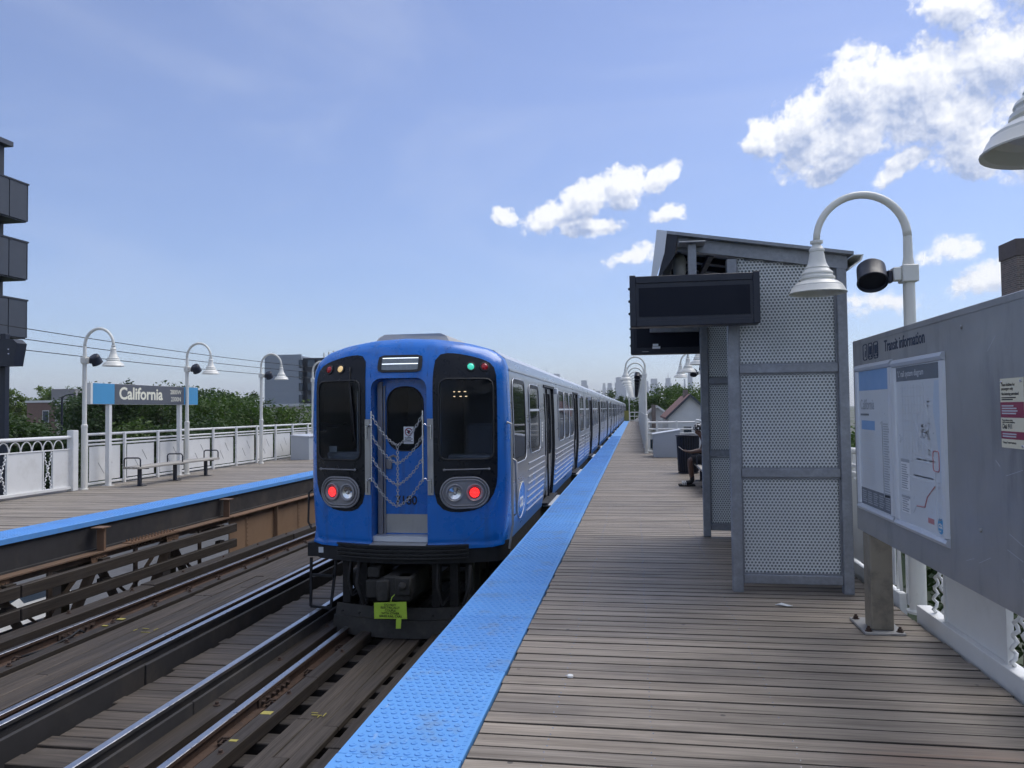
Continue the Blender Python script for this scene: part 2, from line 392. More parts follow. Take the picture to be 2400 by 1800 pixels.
col = t.mix(t.rng(t.noise(t.mapping(P, (30, 5, 1)), 1.0, 4), .62, .72, 0, .5, True), col, (.28, .42, .66))          # scuffs
t.put(b.inputs['Base Color'], col); b.inputs['Roughness'].default_value = .56; bump(t, b, t.noise(P, 160, 4), .12, .004); MAT['blue_tile'] = m_
MAT['train_blue'] = M('blue_car_paint', (.006, .155, .58), .3, 0, .08, 2, (.03, .075, .22), .5, 1.6, 0, coat=.3, dmap=(4, 4, .55))
MAT['mask'] = M('black_gloss_mask', (.007, .009, .014), .3, 0, .1, 4, spec=.3)
MAT['grey_frame'] = M('grey_bezel', (.26, .26, .28), .4, .3, .08, 20)
MAT['chain'] = M('galvanised_chain', (.52, .53, .54), .36, .85, .15, 30)
MAT['frosted'] = glossy_glass('frosted_backing', (.7, .75, .78), .80, .5, (.25, .285, .31))
MAT['girder_t'] = M('tan_girder_paint', (.255, .165, .105), .6, 0, .1, 2, (.15, .10, .07), .5, 1.5, .12, 30)
MAT['white_print'] = M('white_print', (.74, .77, .80), .4)
MAT['girder_d2'] = M('worn_girder_paint', (.15, .095, .062), .6, 0, .2, 3, (.07, .05, .038), .6, 2.5, .12, 30)
MAT['flute'] = M('steel_flute', (.46, .49, .54), .4, .4, .05, 5)
MAT['plank_edge'] = M('dark_plank_edge', (.04, .035, .03), .95, 0, .3, 8)  # plank sides and bevels darker than the tops, to draw the gap lines
MAT['chrome'] = M('chrome', (.75, .77, .8), .18, 1, .05, 8)
MAT['grime'] = M('grimy_underframe', (.010, .010, .011), .75, .1, .5, 9, (.03, .026, .023), .5, 5, .3, 40)
MAT['grime2'] = M('dusty_cast_iron', (.035, .034, .032), .75, .2, .4, 12, (.085, .078, .066), .4, 5, .3, 40)
MAT['lime'] = M('lime_tag', (.42, .62, .06), .6, 0, .1, 15)
MAT['ink'] = M('black_ink', (.01, .01, .012), .6, 0, .05, 5)
MAT['navy_ink'] = M('navy_ink', (.03, .045, .08), .6, 0, .05, 5)
MAT['rail_top'] = M('polished_rail_head', (.50, .51, .53), .34, 1, .15, 9)
MAT['rail_side'] = M('rusty_rail', (.075, .045, .032), .8, .2, .4, 16, (.03, .022, .02), .6, 6, .3, 60)
MAT['rust'] = M('brown_rusty_fitting', (.065, .042, .032), .85, .1, .4, 25, None, 0, 1, .4, 60)
MAT['girder'] = M('brown_girder_paint', (.19, .115, .072), .6, 0, .12, 3, (.12, .075, .05), .5, 1.5, .12, 30)
MAT['girder_d'] = M('dark_brown_steel', (.11, .08, .06), .65, 0, .25, 4, (.05, .04, .035), .7, 2.0, .15, 30)
MAT['beam_d'] = M('sooty_beam', (.028, .027, .029), .75, 0, .4, 2, (.09, .075, .06), .5, 1.2, .2, 30)
MAT['yellow'] = M('yellow_paint', (.34, .30, .07), .7, 0, .2, 20)
MAT['sign_blue'] = M('sign_blue', (.07, .30, .55), .45, 0, .06, 4)
MAT['sign_grey'] = M('sign_grey', (.105, .115, .135), .45, 0, .05, 4)
MAT['sign_text'] = M('sign_cream', (.82, .80, .66), .5, 0, .03, 4)
MAT['paper'] = M('printed_paper', (.60, .645, .69), .35, 0, .05, 3, coat=.3)
MAT['poster_blue'] = M('poster_blue', (.20, .36, .62), .4, 0, .05, 3)
MAT['poster_grey'] = M('poster_grey', (.12, .14, .17), .4, 0, .05, 3)
MAT['poster_mid'] = M('poster_print', (.33, .36, .40), .4, 0, .05, 3)
MAT['poster_pale'] = M('poster_pale', (.55, .58, .61), .4, 0, .05, 3)
MAT['poster_lake'] = M('poster_lake', (.48, .57, .68), .4, 0, .05, 3)
MAT['poster_red'] = M('poster_red', (.45, .20, .22), .4, 0, .05, 3)
MAT['plaque'] = M('cream_plaque', (.76, .72, .55), .45, 0, .05, 3)
MAT['maroon'] = M('maroon_band', (.27, .035, .075), .45, 0, .05, 3)
MAT['led_red'] = M('red_led', (.6, .02, .02), .4, emit=(1, .03, .03), estr=2.6)
MAT['red_lens'] = M('red_lens', (.22, .006, .012), .15, coat=.5, emit=(1, .02, .05), estr=.05)
MAT['green_lens'] = M('green_lens', (.05, .5, .38), .15, coat=.5, emit=(.1, 1, .7), estr=.35)
MAT['amber_lens'] = M('amber_lens', (.6, .42, .2), .15, coat=.5, emit=(1, .72, .35), estr=.35)
MAT['led_amber'] = M('amber_led', (.8, .5, .2), .4, emit=(1, .75, .42), estr=1.6)
MAT['cab_light'] = M('sign_light_bar', (.8, .85, .9), .4, emit=(.8, .88, 1), estr=.9)
MAT['lens'] = M('frosted_lens', (.55, .56, .55), .3, 0, .03, 3)
MAT['interior'] = M('cab_interior', (.28, .30, .33), .6, 0, .2, 5)
MAT['interior_l'] = M('cab_panel', (.34, .36, .40), .6, 0, .1, 5)
MAT['glass'] = glossy_glass('tinted_glass', (.72, .78, .84), .32)
MAT['glass_side'] = glossy_glass('side_window_glass', (.2, .22, .24), .82, .03, (.02, .024, .03))
MAT['glass_bldg'] = M('building_glass', (.05, .07, .10), .12, .2, .2, 1)
MAT['cabinet'] = M('grey_cabinet_paint', (.40, .44, .49), .45, 0, .05, 4, (.3, .32, .33), .3, 2)
MAT['bench_wood'] = wood('bench_slat_wood', (.20, .19, .175), (.48, .46, .42), 'Y', .15)
# ================================================================== the setting
GZ = -5.6                                   # street level below the elevated line
m, t, b = new_mat('ground_cover'); P = pos(t)
gcol = t.mix(t.rng(t.noise(P, .05, 5), .42, .58, 0, 1, True), (.05, .075, .03), (.13, .13, .125))
gcol = t.mix(1.0, gcol, t.mix(t.noise(P, 1.2, 6), (.75,) * 3, (1.25,) * 3), 'MULTIPLY')
t.put(b.inputs['Base Color'], gcol); b.inputs['Roughness'].default_value = .95; MAT['ground'] = m
MAT['asphalt'] = M('asphalt', (.10, .105, .115), .85, 0, .2, 3, (.065, .065, .07), .6, .6, .2, 60)
MAT['kerb'] = M('concrete_kerb', (.34, .33, .31), .85, 0, .12, 3)
tag(MB().box(-12000, 12000, -3000, 16000, GZ - .4, GZ).build('ground', MAT['ground']), kind='structure')
struct(MB().box(-34, -8.9, -8, 62, GZ + .004 - .1, GZ + .004).build('street', MAT['asphalt']))
mb = MB()
for x in (-34.3, -8.9): mb.box(x, x + .3, -8, 62, GZ - .1, GZ + .13)
struct(mb.build('kerb', MAT['kerb']))

# ---- right-hand platform: planks across, blue tactile tiles on the edge
PX0, PX1, PXN = -1.43, 2.04, .33           # edge, outer edge, outer edge past the narrowing
plat = thing('platform_right', None, None, kind='structure'); plat['label'] = 'weathered grey plank platform with blue tactile edge on the right'
PITCH_P = .1425; YN = 28.4
def plank_mesh(name, x0, x1, w, mat, axis='X', th=.045):
    q = MB()
    if axis == 'X': q.cbox(x0, x1, -w / 2, w / 2, -th, 0, .004)
    else: q.cbox(-w / 2, w / 2, x0, x1, -th, 0, .004)
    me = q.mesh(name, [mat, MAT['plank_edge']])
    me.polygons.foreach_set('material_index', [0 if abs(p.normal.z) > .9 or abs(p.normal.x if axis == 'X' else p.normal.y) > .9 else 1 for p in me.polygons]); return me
def wobble(o, zr=.002, rr=.0012):
    o.location.z += random.uniform(-zr, zr); o.rotation_euler.z = random.uniform(-rr, rr); o.rotation_euler.x = random.uniform(-.006, .006)
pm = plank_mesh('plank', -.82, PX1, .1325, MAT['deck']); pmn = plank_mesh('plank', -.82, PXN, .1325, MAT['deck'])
y = -1.2; n_pl = 0; far = MB()
while y < 97:
    wide_ = y < YN
    if n_pl < 300:
        o = obj('plank', pm if wide_ else pmn, plat); o.location = (random.uniform(-.0, .012), y, 0); wobble(o); n_pl += 1
        o.scale.x = 1 + random.uniform(0, .006)
    else:
        far.box(-.82, PX1 if wide_ else PXN, y - .0675, y + .0675, -.045, random.uniform(-.002, .001))
    y += PITCH_P
stuff(far.build('far_planking', MAT['deck_far'], plat))
mb = MB()
for x in (-.74, .05, .72, 1.36, 1.98): mb.box(x - .04, x + .04, -1.3, 97 if x < .3 else YN, -.30, -.05)
mb.box(-1.36, -1.22, -1.3, 97, -.42, -.024)
mb.build('joist', MAT['beam_d'], plat)
# nail heads in rows over the joists
mb = MB()
for k in range(100):
    yy = -1.2 + k * PITCH_P
    for x in (.05, .72, -.45):
        for s_ in (-.04, .036):
            if random.random() < .12: continue
            mb.lathe([(.0048, .0), (.0042, .0022), (0.0005, .003)], 6, (x + random.uniform(-.012, .012), yy + s_ + random.uniform(-.006, .006), .0004))
stuff(mb.build('nail_heads', MAT['chrome'], plat))

# tactile tile: plate with domes, shared by every tile
TL = 1.22
q = MB(); q.cbox(0, .607, 0, TL - .008, -.026, .012, .004); tile_me = q.mesh('tactile_tile', MAT['blue_tile'])
q = MB()
nx, ny = 10, 21
for i in range(nx):
    for j in range(ny):
        q.lathe([(.0185, -.001), (.0165, .0042), (.0125, .0052), (.0095, .0034), (.0, .0034)], 10, (.045 + i * .0535 + (.0 if j % 2 else .024), .03 + j * .0582, .012))
for j in range(28): q.box(.586 - .012, .586 + .006, .02 + j * .0435, .02 + j * .0435 + .026, .0115, .0135)
dome_me = q.mesh('domes', MAT['blue_tile'], 40)
def lay_tiles(par, x0, y0, y1, flip=False):
    y = y0
    while y < y1:
        o = obj('tactile_tile', tile_me, par); o.location = (x0 + (.61 if flip else 0), y + (TL if flip else 0), random.uniform(-.0025, .0025))
        if flip: o.rotation_euler.z = math.pi
        if y < 45: d = stuff(obj('domes', dome_me, o))
        y += TL
lay_tiles(plat, PX0, 1.09 - TL * 2, 97)

# ---- left-hand platform
plat2 = thing('platform_left', None, None, kind='structure'); plat2['label'] = 'weathered plank platform across the tracks with blue tactile edge'
LX0, LX1 = -12.35, -8.82
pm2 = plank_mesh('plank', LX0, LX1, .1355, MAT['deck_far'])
y = 5.5; n_pl = 0; far = MB()
while y < 97:
    if n_pl < 280: o = obj('plank', pm2, plat2); o.location = (random.uniform(-.02, 0), y, 0); wobble(o); n_pl += 1
    else: far.box(LX0, LX1, y - .0675, y + .0675, -.045, 0)
    y += PITCH_P
stuff(far.build('far_planking', MAT['deck_far'], plat2))
lay_tiles(plat2, -8.82, 5.4, 97, True)
mb = MB()
mb.box(-8.215, -8.20, 5.4, 97, -.062, .010)
mb.build('edge_strip', MAT['blue_tile'], plat2)
mb = MB(); mb.box(-8.36, -8.24, 5.4, 97, -.42, -.065); mb.box(-8.42, -8.18, 5.4, 97, -.445, -.42); mb.build('edge_beam', MAT['beam_d'], plat2)
mb = MB()
for x in (-9.2, -10.2, -11.2, -12.2): mb.box(x - .05, x + .05, 5.4, 97, -.32, -.05)
mb.build('joist', MAT['beam_d'], plat2)
for yy in [6.8 + 3.74 * k for k in range(12)]:
    MB().box(-12.3, -8.3, yy - .09, yy + .09, -.74, -.446).build('cross_beam', MAT['girder_d'], plat2)
    MB().box(-11.9, -11.64, yy - .12, yy + .12, GZ, -.741).build('column', MAT['girder_d'], plat2)
for yy in [6.8 + 7.48 * k for k in range(6)]:
    MB().box(.9, 1.2, yy - .15, yy + .15, GZ, -.31).build('column', MAT['girder_d'], plat)

# ---- the two tracks on their open timber deck
RT = -1.05                                   # top of rail
def rail(mb_top, mb_side, x, zt, y0, y1):
    prof = [(-.07, -.15), (.07, -.15), (.07, -.137), (.011, -.118), (.011, -.045), (.036, -.034), (.036, -.004), (.03, 0), (-.03, 0), (-.036, -.004), (-.036, -.034), (-.011, -.045), (-.011, -.118), (-.07, -.137)]
    n = len(prof); vs = [(x + a, y0, zt + c) for a, c in prof] + [(x + a, y1, zt + c) for a, c in prof]
    for i in range(n):
        top = i in (6, 7, 8)
        (mb_top if top else mb_side).add([vs[i], vs[(i + 1) % n], vs[n + (i + 1) % n], vs[n + i]], [(0, 1, 2, 3)])
Y0T, Y1T = -2.0, 128
def make_track(name, label, xl, xr, third):
    tr = thing(name, None, None, kind='structure'); tr['label'] = label
    for x in (xl, xr):
        a, c = MB(), MB(); rail(a, c, x, RT, Y0T, Y1T)
        r_ = c.build('running_rail', MAT['rail_side'], tr, 30, fix=False); a.build('rail_head', MAT['rail_top'], r_, fix=False)
    a, c = MB(), MB(); rail(a, c, third, RT + .16, Y0T, Y1T)
    r_ = c.build('third_rail', MAT['beam_d'], tr, 30, fix=False); a.build('rail_head', MAT['rail_top'], r_, fix=False)
    return tr
t1 = make_track('track_right', 'track under the stopped blue train', -3.60, -2.16, -4.05)
t2 = make_track('track_left', 'empty track beside the far platform', -7.13, -5.70, -5.19)
def ties(tr, x0, x1):
    q = MB(); q.cbox(x0, x1, -.105, .105, RT - .36, RT - .152, .008); me = q.mesh('tie', MAT['tie'])
    far_ = MB(); k = 0; y = -1.8
    while y < 128:
        if k < 110: o = obj('tie', me, tr); o.location = (random.uniform(-.03, .03), y + random.uniform(-.02, .02), random.uniform(-.004, .0))
        else: far_.box(x0, x1, y - .1, y + .1, RT - .36, RT - .152)
        y += .43; k += 1
    stuff(far_.build('far_ties', MAT['tie'], tr))
ties(t1, -4.16, -1.5); ties(t2, -7.75, -5.08)
# long timbers laid along the rails, butted every few metres
def long_board(tr, x, w_, zt, th, mat, name, y0=-2, y1=64, L=4.88):
    q = MB(); q.cbox(-w_ / 2, w_ / 2, 0, L - .012, -th, 0, .006); me = q.mesh(name, mat)
    y = y0 - random.random() * 2
    while y < y1:
        o = obj(name, me, tr); o.location = (x + random.uniform(-.012, .012), y, zt + random.uniform(-.009, .006)); o.rotation_euler.z = random.uniform(-.003, .003); o.rotation_euler.y = random.uniform(-.03, .03)
        y += L
ZT = RT - .152
long_board(t1, -3.86, .20, ZT + .14, .138, MAT['timber_y'], 'guard_timber')
long_board(t1, -3.33, .14, ZT + .12, .118, MAT['timber_y'], 'guard_timber')
long_board(t1, -2.42, .14, ZT + .12, .118, MAT['timber_y'], 'guard_timber')
for x in (-3.02, -2.865, -2.71): long_board(t1, x, .148, ZT + .055, .053, MAT['walk_y'], 'walk_board')
long_board(t2, -7.47, .24, ZT + .20, .198, MAT['timber_y'], 'guard_timber')
long_board(t2, -6.82, .15, ZT + .10, .098, MAT['timber_y'], 'guard_timber')
for x in (-6.65, -6.50, -6.35, -6.20, -6.05): long_board(t2, x, .145, ZT + .055, .053, MAT['walk_y'], 'walk_board')
long_board(t2, -5.43, .16, ZT + .12, .118, MAT['timber_y'], 'guard_timber')
# contact-rail guard boards and insulators
long_board(t1, -3.955, .03, RT + .10, .24, MAT['beam_d'], 'guard_board')
long_board(t2, -5.07, .035, RT + .09, .26, MAT['beam_d'], 'guard_board')
# rail clips and spikes
def clips(tr, xs):
    q = MB()
    for x in xs:
        y = 1.0
        while y < 40:
            for s_ in (-1, 1):
                q.box(x + s_ * .085 - .03, x + s_ * .085 + .03, y - .04, y + .04, ZT + .012, ZT + .035)
                q.lathe([(.018, 0), (.018, .02), (.006, .028)], 6, (x + s_ * .1, y, ZT + .035))
                if s_ == (1 if x > -4 else 1):
                    q.tube([(x + s_ * .06, y - .045, ZT + .05), (x + s_ * .10, y - .03, ZT + .085), (x + s_ * .13, y + .01, ZT + .07), (x + s_ * .09, y + .045, ZT + .055)], .011, 6)
            y += .86
    stuff(q.build('rail_clips', MAT['rust'], tr, 40))
clips(t1, (-3.60, -2.16)); clips(t2, (-7.13, -5.70))
def bolts(tr, x, z, step, y0=1.5, y1=30):
    q = MB(); y = y0
    while y < y1:
        q.lathe([(.032, 0), (.032, .006), (.017, .008), (.017, .03), (.004, .034)], 8, (x + random.uniform(-.02, .02), y, z)); y += step
    stuff(q.build('bolts', MAT['rust'], tr, 40))
bolts(t1, -3.86, ZT + .14, 1.29); bolts(t1, -3.33, ZT + .12, 1.29, 1.9); bolts(t2, -6.82, ZT + .10, .86); bolts(t2, -7.47, ZT + .2, 1.29)
# yellow inspection paint
q = MB()
for (x, y_, w_, l_) in ((-3.33, 6.55, .10, .07), (-3.33, 5.98, .07, .04)): q.box(x - w_ / 2, x + w_ / 2, y_, y_ + l_, ZT + .119, ZT + .1265)
for (x, y_, a, b_) in ((-2.93, 6.75, .10, .010), (-2.90, 6.70, .008, .06), (-2.86, 6.73, .008, .08), (-2.97, 6.80, .06, .008)): q.box(x - a / 2, x + a / 2, y_, y_ + b_, ZT + .056, ZT + .0615)
stuff(q.build('paint_marks', MAT['yellow'], t1))
q = MB()
for (x, y_, w_, l_) in ((-6.82, 9.35, .10, .07), (-6.82, 9.05, .07, .04), (-5.43, 9.9, .11, .08)): q.box(x - w_ / 2, x + w_ / 2, y_, y_ + l_, ZT + (.1 if x < -6 else .12), ZT + (.107 if x < -6 else .127))
for (x, y_, a, b_) in ((-6.2, 9.0, .12, .012), (-6.15, 9.1, .012, .09), (-6.3, 9.15, .09, .012), (-6.4, 9.05, .012, .08)): q.box(x - a / 2, x + a / 2, y_, y_ + b_, ZT + .056, ZT + .0615)
stuff(q.build('paint_marks', MAT['yellow'], t2))
# bolted joint bars and a bond cable on the left track
q = MB()
for (x, y_) in ((-7.13, 8.6), (-3.60, 6.9), (-5.70, 11.2)):
    for s_ in (-1, 1):
        q.box(x + s_ * .02 - .012, x + s_ * .02 + .012, y_, y_ + .65, RT - .115, RT - .045)
        for k in range(6): q.lathe([(.02, 0), (.02, .03), (.005, .034)], 6, (x + s_ * .032, y_ + .06 + k * .105, RT - .08), Matrix.Rotation(s_ * math.pi / 2, 3, 'Y'))
stuff(q.build('joint_bars', MAT['rust'], t2, 40))
q = MB(); q.tube([(-6.98, 8.9, ZT + .06), (-6.9, 8.7, ZT + .15), (-6.85, 8.5, ZT + .13), (-6.93, 8.2, ZT + .07), (-7.02, 7.9, ZT + .06)], .014, 6)
q.build('bond_cable', MAT['blackm'], t2, 180)

# centre walkway of short planks between the tracks
wk = thing('center_walkway', None, None, kind='structure'); wk['label'] = 'short crosswise planks between the two third rails'
q = MB(); q.cbox(-4.97, -4.24, -.088, .088, -.05, 0, .005); wme = q.mesh('plank', MAT['walk_x'])
y = -1.8; k = 0; far = MB()
while y < 100:
    if k < 220:
        o = obj('plank', wme, wk); o.location = (random.uniform(-.03, .03), y, ZT + .075); wobble(o, .006, .006)
    else: far.box(-4.97, -4.24, y - .088, y + .088, ZT + .03, ZT + .075)
    y += .188; k += 1
stuff(far.build('far_planking', MAT['walk_x'], wk))
MB().box(-4.9, -4.8, -2, 100, ZT - .15, ZT + .024).box(-4.42, -4.32, -2, 100, ZT - .15, ZT + .024).build('stringer', MAT['timber_y'], wk)

# steel below the track deck
st = thing('track_structure', None, None, kind='structure'); st['label'] = 'dark steel stringers carrying the track deck'
for x in (-7.0, -5.8, -3.5, -2.3): MB().box(x - .14, x + .14, -2, 128, RT - 1.0, RT - .361).build('stringer', MAT['beam_d'], st)
for k in range(14):
    yy = 3.2 + k * 8
    MB().box(-8.0, -1.2, yy - .16, yy + .16, RT - 1.5, RT - 1.001).build('cross_girder', MAT['girder_d'], st)
    for x in (-7.3, -2.0): MB().box(x - .2, x + .2, yy - .2, yy + .2, GZ, RT - 1.501).build('column', MAT['girder_d'], st)

# ---- brown lattice girder and plate girder beside the left track
gx = -8.10
lat = thing('lattice_girder', 'brown riveted lattice girder below the far platform edge', 'girder', (gx, 9, -2.3))
MB().box(gx - .10, gx + .10, -2, 14.38, -.465, -.445).box(gx - .012, gx + .012, -2, 14.38, -.56, -.466).build('top_chord', MAT['girder_d2'], lat)
MB().box(gx - .10, gx + .10, -2, 14.38, -2.12, -2.10).box(gx - .012, gx + .012, -2, 14.38, -2.099, -2.0).build('bottom_chord', MAT['girder_d'], lat)
nodes = [14.3 - 1.87 * k for k in range(9)]
for k, yn in enumerate(nodes[1:]):
    for s_ in (-1, 1):
        p0, p1 = (gx, yn, -.56), (gx, yn + s_ * .935, -2.02)
        d_ = MB(); d_.bar((gx - .03, p0[1], p0[2]), (gx - .03, p1[1], p1[2]), .012, .11, (1, 0, 0)); d_.bar((gx + .045, p0[1], p0[2]), (gx + .045, p1[1], p1[2]), .012, .10, (1, 0, 0))
        d_.build('diagonal', MAT['girder_d'], lat)
    for s_ in (-1, 1):                                # second, crossing set of light lattice bars
        d_ = MB().bar((gx - .12, yn, -.58), (gx - .12, yn + s_ * 1.87, -2.02), .01, .075, (1, 0, 0)); d_.build('lattice_bar', MAT['girder_d'], lat)
    MB().box(gx - .02, gx + .02, yn + .90, yn + .97, -2.0, -.56).build('vertical', MAT['girder_d'], lat)
    gp = MB(); gp.prism([(yn - .19, -.47), (yn + .19, -.47), (yn + .13, -.72), (yn - .13, -.72)], gx + .052, gx + .062, lambda u, v, q_: (q_, u, v))
    for i in range(5):
        for j in range(2): gp.lathe([(.014, 0), (.011, .01), (.002, .013)], 6, (gx + .062, yn - .12 + i * .06, -.53 - j * .08), Matrix.Rotation(math.pi / 2, 3, 'Y'))
    gp.build('gusset_plate', MAT['girder'], lat)
for yn in (3.2, 6.93, 10.67, 14.33):
    MB().box(gx - .06, gx + .06, yn - .012, yn + .012, -.444, -.10).box(gx - .012, gx + .012, yn + .013, yn + .1, -.444, -.10).box(gx - .1, gx + .1, yn - .1, yn + .1, -.10, -.085).build('stub_post', MAT['girder'], lat)
q = MB()
for k in range(14):
    for j in range(2):
        q.lathe([(.024, 0), (.024, .024), (.014, .026), (.014, .05), (.003, .052)], 6, (gx - .05 + j * .1, 11.35 + k * .085, -.445))
    q.lathe([(.02, 0), (.02, .02), (.004, .03)], 6, (gx + .012, 11.35 + k * .085, -.51), Matrix.Rotation(math.pi / 2, 3, 'Y'))
q.box(gx - .09, gx + .09, 11.28, 12.55, -.4448, -.43)
stuff(q.build('splice_bolts', MAT['girder'], lat, 40))
pg = thing('plate_girder', 'solid brown plate girder with vertical rivet rows below the far platform', 'girder', (gx, 15, -2.3))
MB().box(gx - .01, gx + .01, 14.42, 110, -2.1, -.466).build('web', MAT['girder_t'], pg)
MB().box(gx - .12, gx + .12, 14.40, 110, -.465, -.445).build('top_flange', MAT['girder'], pg)
MB().box(gx - .12, gx + .12, 14.40, 110, -2.12, -2.1).build('bottom_flange', MAT['girder'], pg)
for k in range(20):
    yy = 16.35 + k * 2.5
    MB().box(gx + .011, gx + .10, yy - .012, yy + .012, -2.099, -.467).build('stiffener', MAT['girder_t'], pg)
q = MB()
for yy in [15.13 + k * 2.5 for k in range(8)]:
    q.box(gx + .0105, gx + .022, yy - .05, yy + .05, -2.09, -.47)
    for j in range(18): q.lathe([(.016, 0), (.013, .011), (.002, .015)], 6, (gx + .022, yy, -.53 - j * .085), Matrix.Rotation(math.pi / 2, 3, 'Y'))
stuff(q.build('rivets', MAT['girder_t'], pg, 40))
for (z0, nm) in ((-.72, 'upper'), (-1.02, 'lower')):
    tb = thing('timber_rail', f'{nm} of the two dark timber rails in front of the lattice girder', 'timber rail', (-7.9, 9, z0), 'timber rails beside the girder')
    for (a, c) in ((-2, 3.4), (3.42, 8.85), (8.87, 14.3)): MB().cbox(-7.945, -7.855, a, c, z0, z0 + .16, .008).build('board', MAT['timber_y'], tb)
    for yy in (4.9, 8.8, 10.6, 13.9): MB().box(-8.05, -7.946, yy - .08, yy + .08, z0 - .02, z0 + .18).build('bracket', MAT['timber_y'], tb)
# ================================================================== the train
XC, YC = -2.88, 9.10
PROF = [(1.235, -.06), (1.27, .25), (1.295, .6), (1.305, .95), (1.30, 1.5), (1.285, 2.0), (1.275, 2.17), (1.228, 2.295), (1.085, 2.398), (.8, 2.478), (.4, 2.535), (.0, 2.553)]
def prof_loop(n=72):
    half = PROF; full = [(x, z) for x, z in half] + [(-x, z) for x, z in reversed(half[:-1])]
    full = [(x, z) for x, z in full]; c = (0, 1.2)
    return polar(full, c, n)
LOOP = prof_loop(96); CZ = 1.2
def r_prof(a):
    a = (a / (2 * math.pi) * 96) % 96; i = int(a); f = a - i
    p, q = LOOP[i % 96], LOOP[(i + 1) % 96]; p = (p[0] + (q[0] - p[0]) * f, p[1] + (q[1] - p[1]) * f)
    return math.hypot(p[0], p[1] - CZ)
def FY(x, z):
    """how far the nose lies behind its foremost point"""
    y = .215 * x * x
    if z > 1.9: y += .26 * ((z - 1.9) / .66) ** 2
    r = math.hypot(x, z - CZ)
    if r > 1e-6 and z > .0:
        s_ = r / r_prof(math.atan2(z - CZ, x))
        if s_ > .90: k = min(1, (s_ - .90) / .10); y += .13 * (1 - math.sqrt(max(0, 1 - k * k)))
    return y
def nose(off): return lambda x, z: (XC + x, YC + FY(x, z) - off, z)
def nrot(x, z):
    """turns local +z into the outward normal of the nose at (x, z)"""
    e = .02; n_ = Vector((-(FY(x + e, z) - FY(x - e, z)) / (2 * e), 1, -(FY(x, z + e) - FY(x, z - e)) / (2 * e))).normalized() * -1
    return n_.to_track_quat('Z', 'Y').to_matrix()
def side_x(z):
    for (a, b), (c, d) in zip(PROF, PROF[1:]):
        if b <= z <= d: return a + (c - a) * (z - b) / (d - b)
    return PROF[0][0]
def loft(mb_, pts, y0, y1, sx=1, m=0):
    n = len(pts); vs = [(XC + sx * x, y0, z) for x, z in pts] + [(XC + sx * x, y1, z) for x, z in pts]
    mb_.add(vs, [(i, i + 1, n + i + 1, n + i) for i in range(n - 1)], m)

# stainless side with the printed blue band that thins out upward
m_, t, b = new_mat('stainless_side_with_blue_print'); P = pos(t); x_, y_, z_ = t.sep(P)
n_ = t.noise(t.mapping(P, (6, .5, 6)), 1.0, 4)
steel = t.mix(n_, (.29, .31, .34), (.42, .44, .47))
cityb = t.noise(t.comb(t.m('FLOOR', t.m('MULTIPLY', y_, 3.2)), 0.0, 0.0), 3.7, 1)
lvl = t.m('MULTIPLY_ADD', cityb, .55, .27)
dots = t.noise(t.mapping(P, (1, 22, 30)), 1.0, 2)
k_ = t.m('MULTIPLY', t.rng(t.m('SUBTRACT', lvl, z_), -.10, .22, 0, 1, True), t.rng(dots, .30, .55, .55, 1))
t.put(b.inputs['Base Color'], t.mix(k_, steel, (.06, .22, .60)))
t.put(b.inputs['Metallic'], t.rng(k_, 0, 1, .75, .1)); t.put(b.inputs['Roughness'], t.rng(n_, .3, .7, .24, .4))
MAT['side'] = m_
MAT['roof'] = M('pale_roof_steel', (.50, .53, .57), .38, .5, .08, 2, (.36, .38, .4), .4, 1.2)
MAT['roofbox'] = M('grey_roof_fairing', (.40, .40, .39), .55, 0, .1, 3)
MAT['seam'] = M('seam_blue', (.03, .16, .46), .5)
MAT['rubber'] = M('black_rubber', (.014, .015, .017), .5, 0, .1, 10)
MAT['door_steel'] = M('door_steel', (.34, .355, .375), .32, .7, .08, 4)

DOORS = [(4.30, 6.00), (10.68, 12.38)]
WINS = [(2.35, 3.55), (6.72, 7.92), (8.05, 9.25), (9.38, 10.58), (12.85, 14.55)]
CAB_WIN = (.78, 1.92)
L_CAR = 15.02
SILL = [p for p in PROF if p[1] <= 2.05] + [(1.283, 2.06)]
UPPER = [(1.283, 2.06), (1.275, 2.17), (1.228, 2.295)]
ROOF = [(1.228, 2.295), (1.085, 2.398), (.8, 2.478), (.4, 2.535), (0, 2.553)]

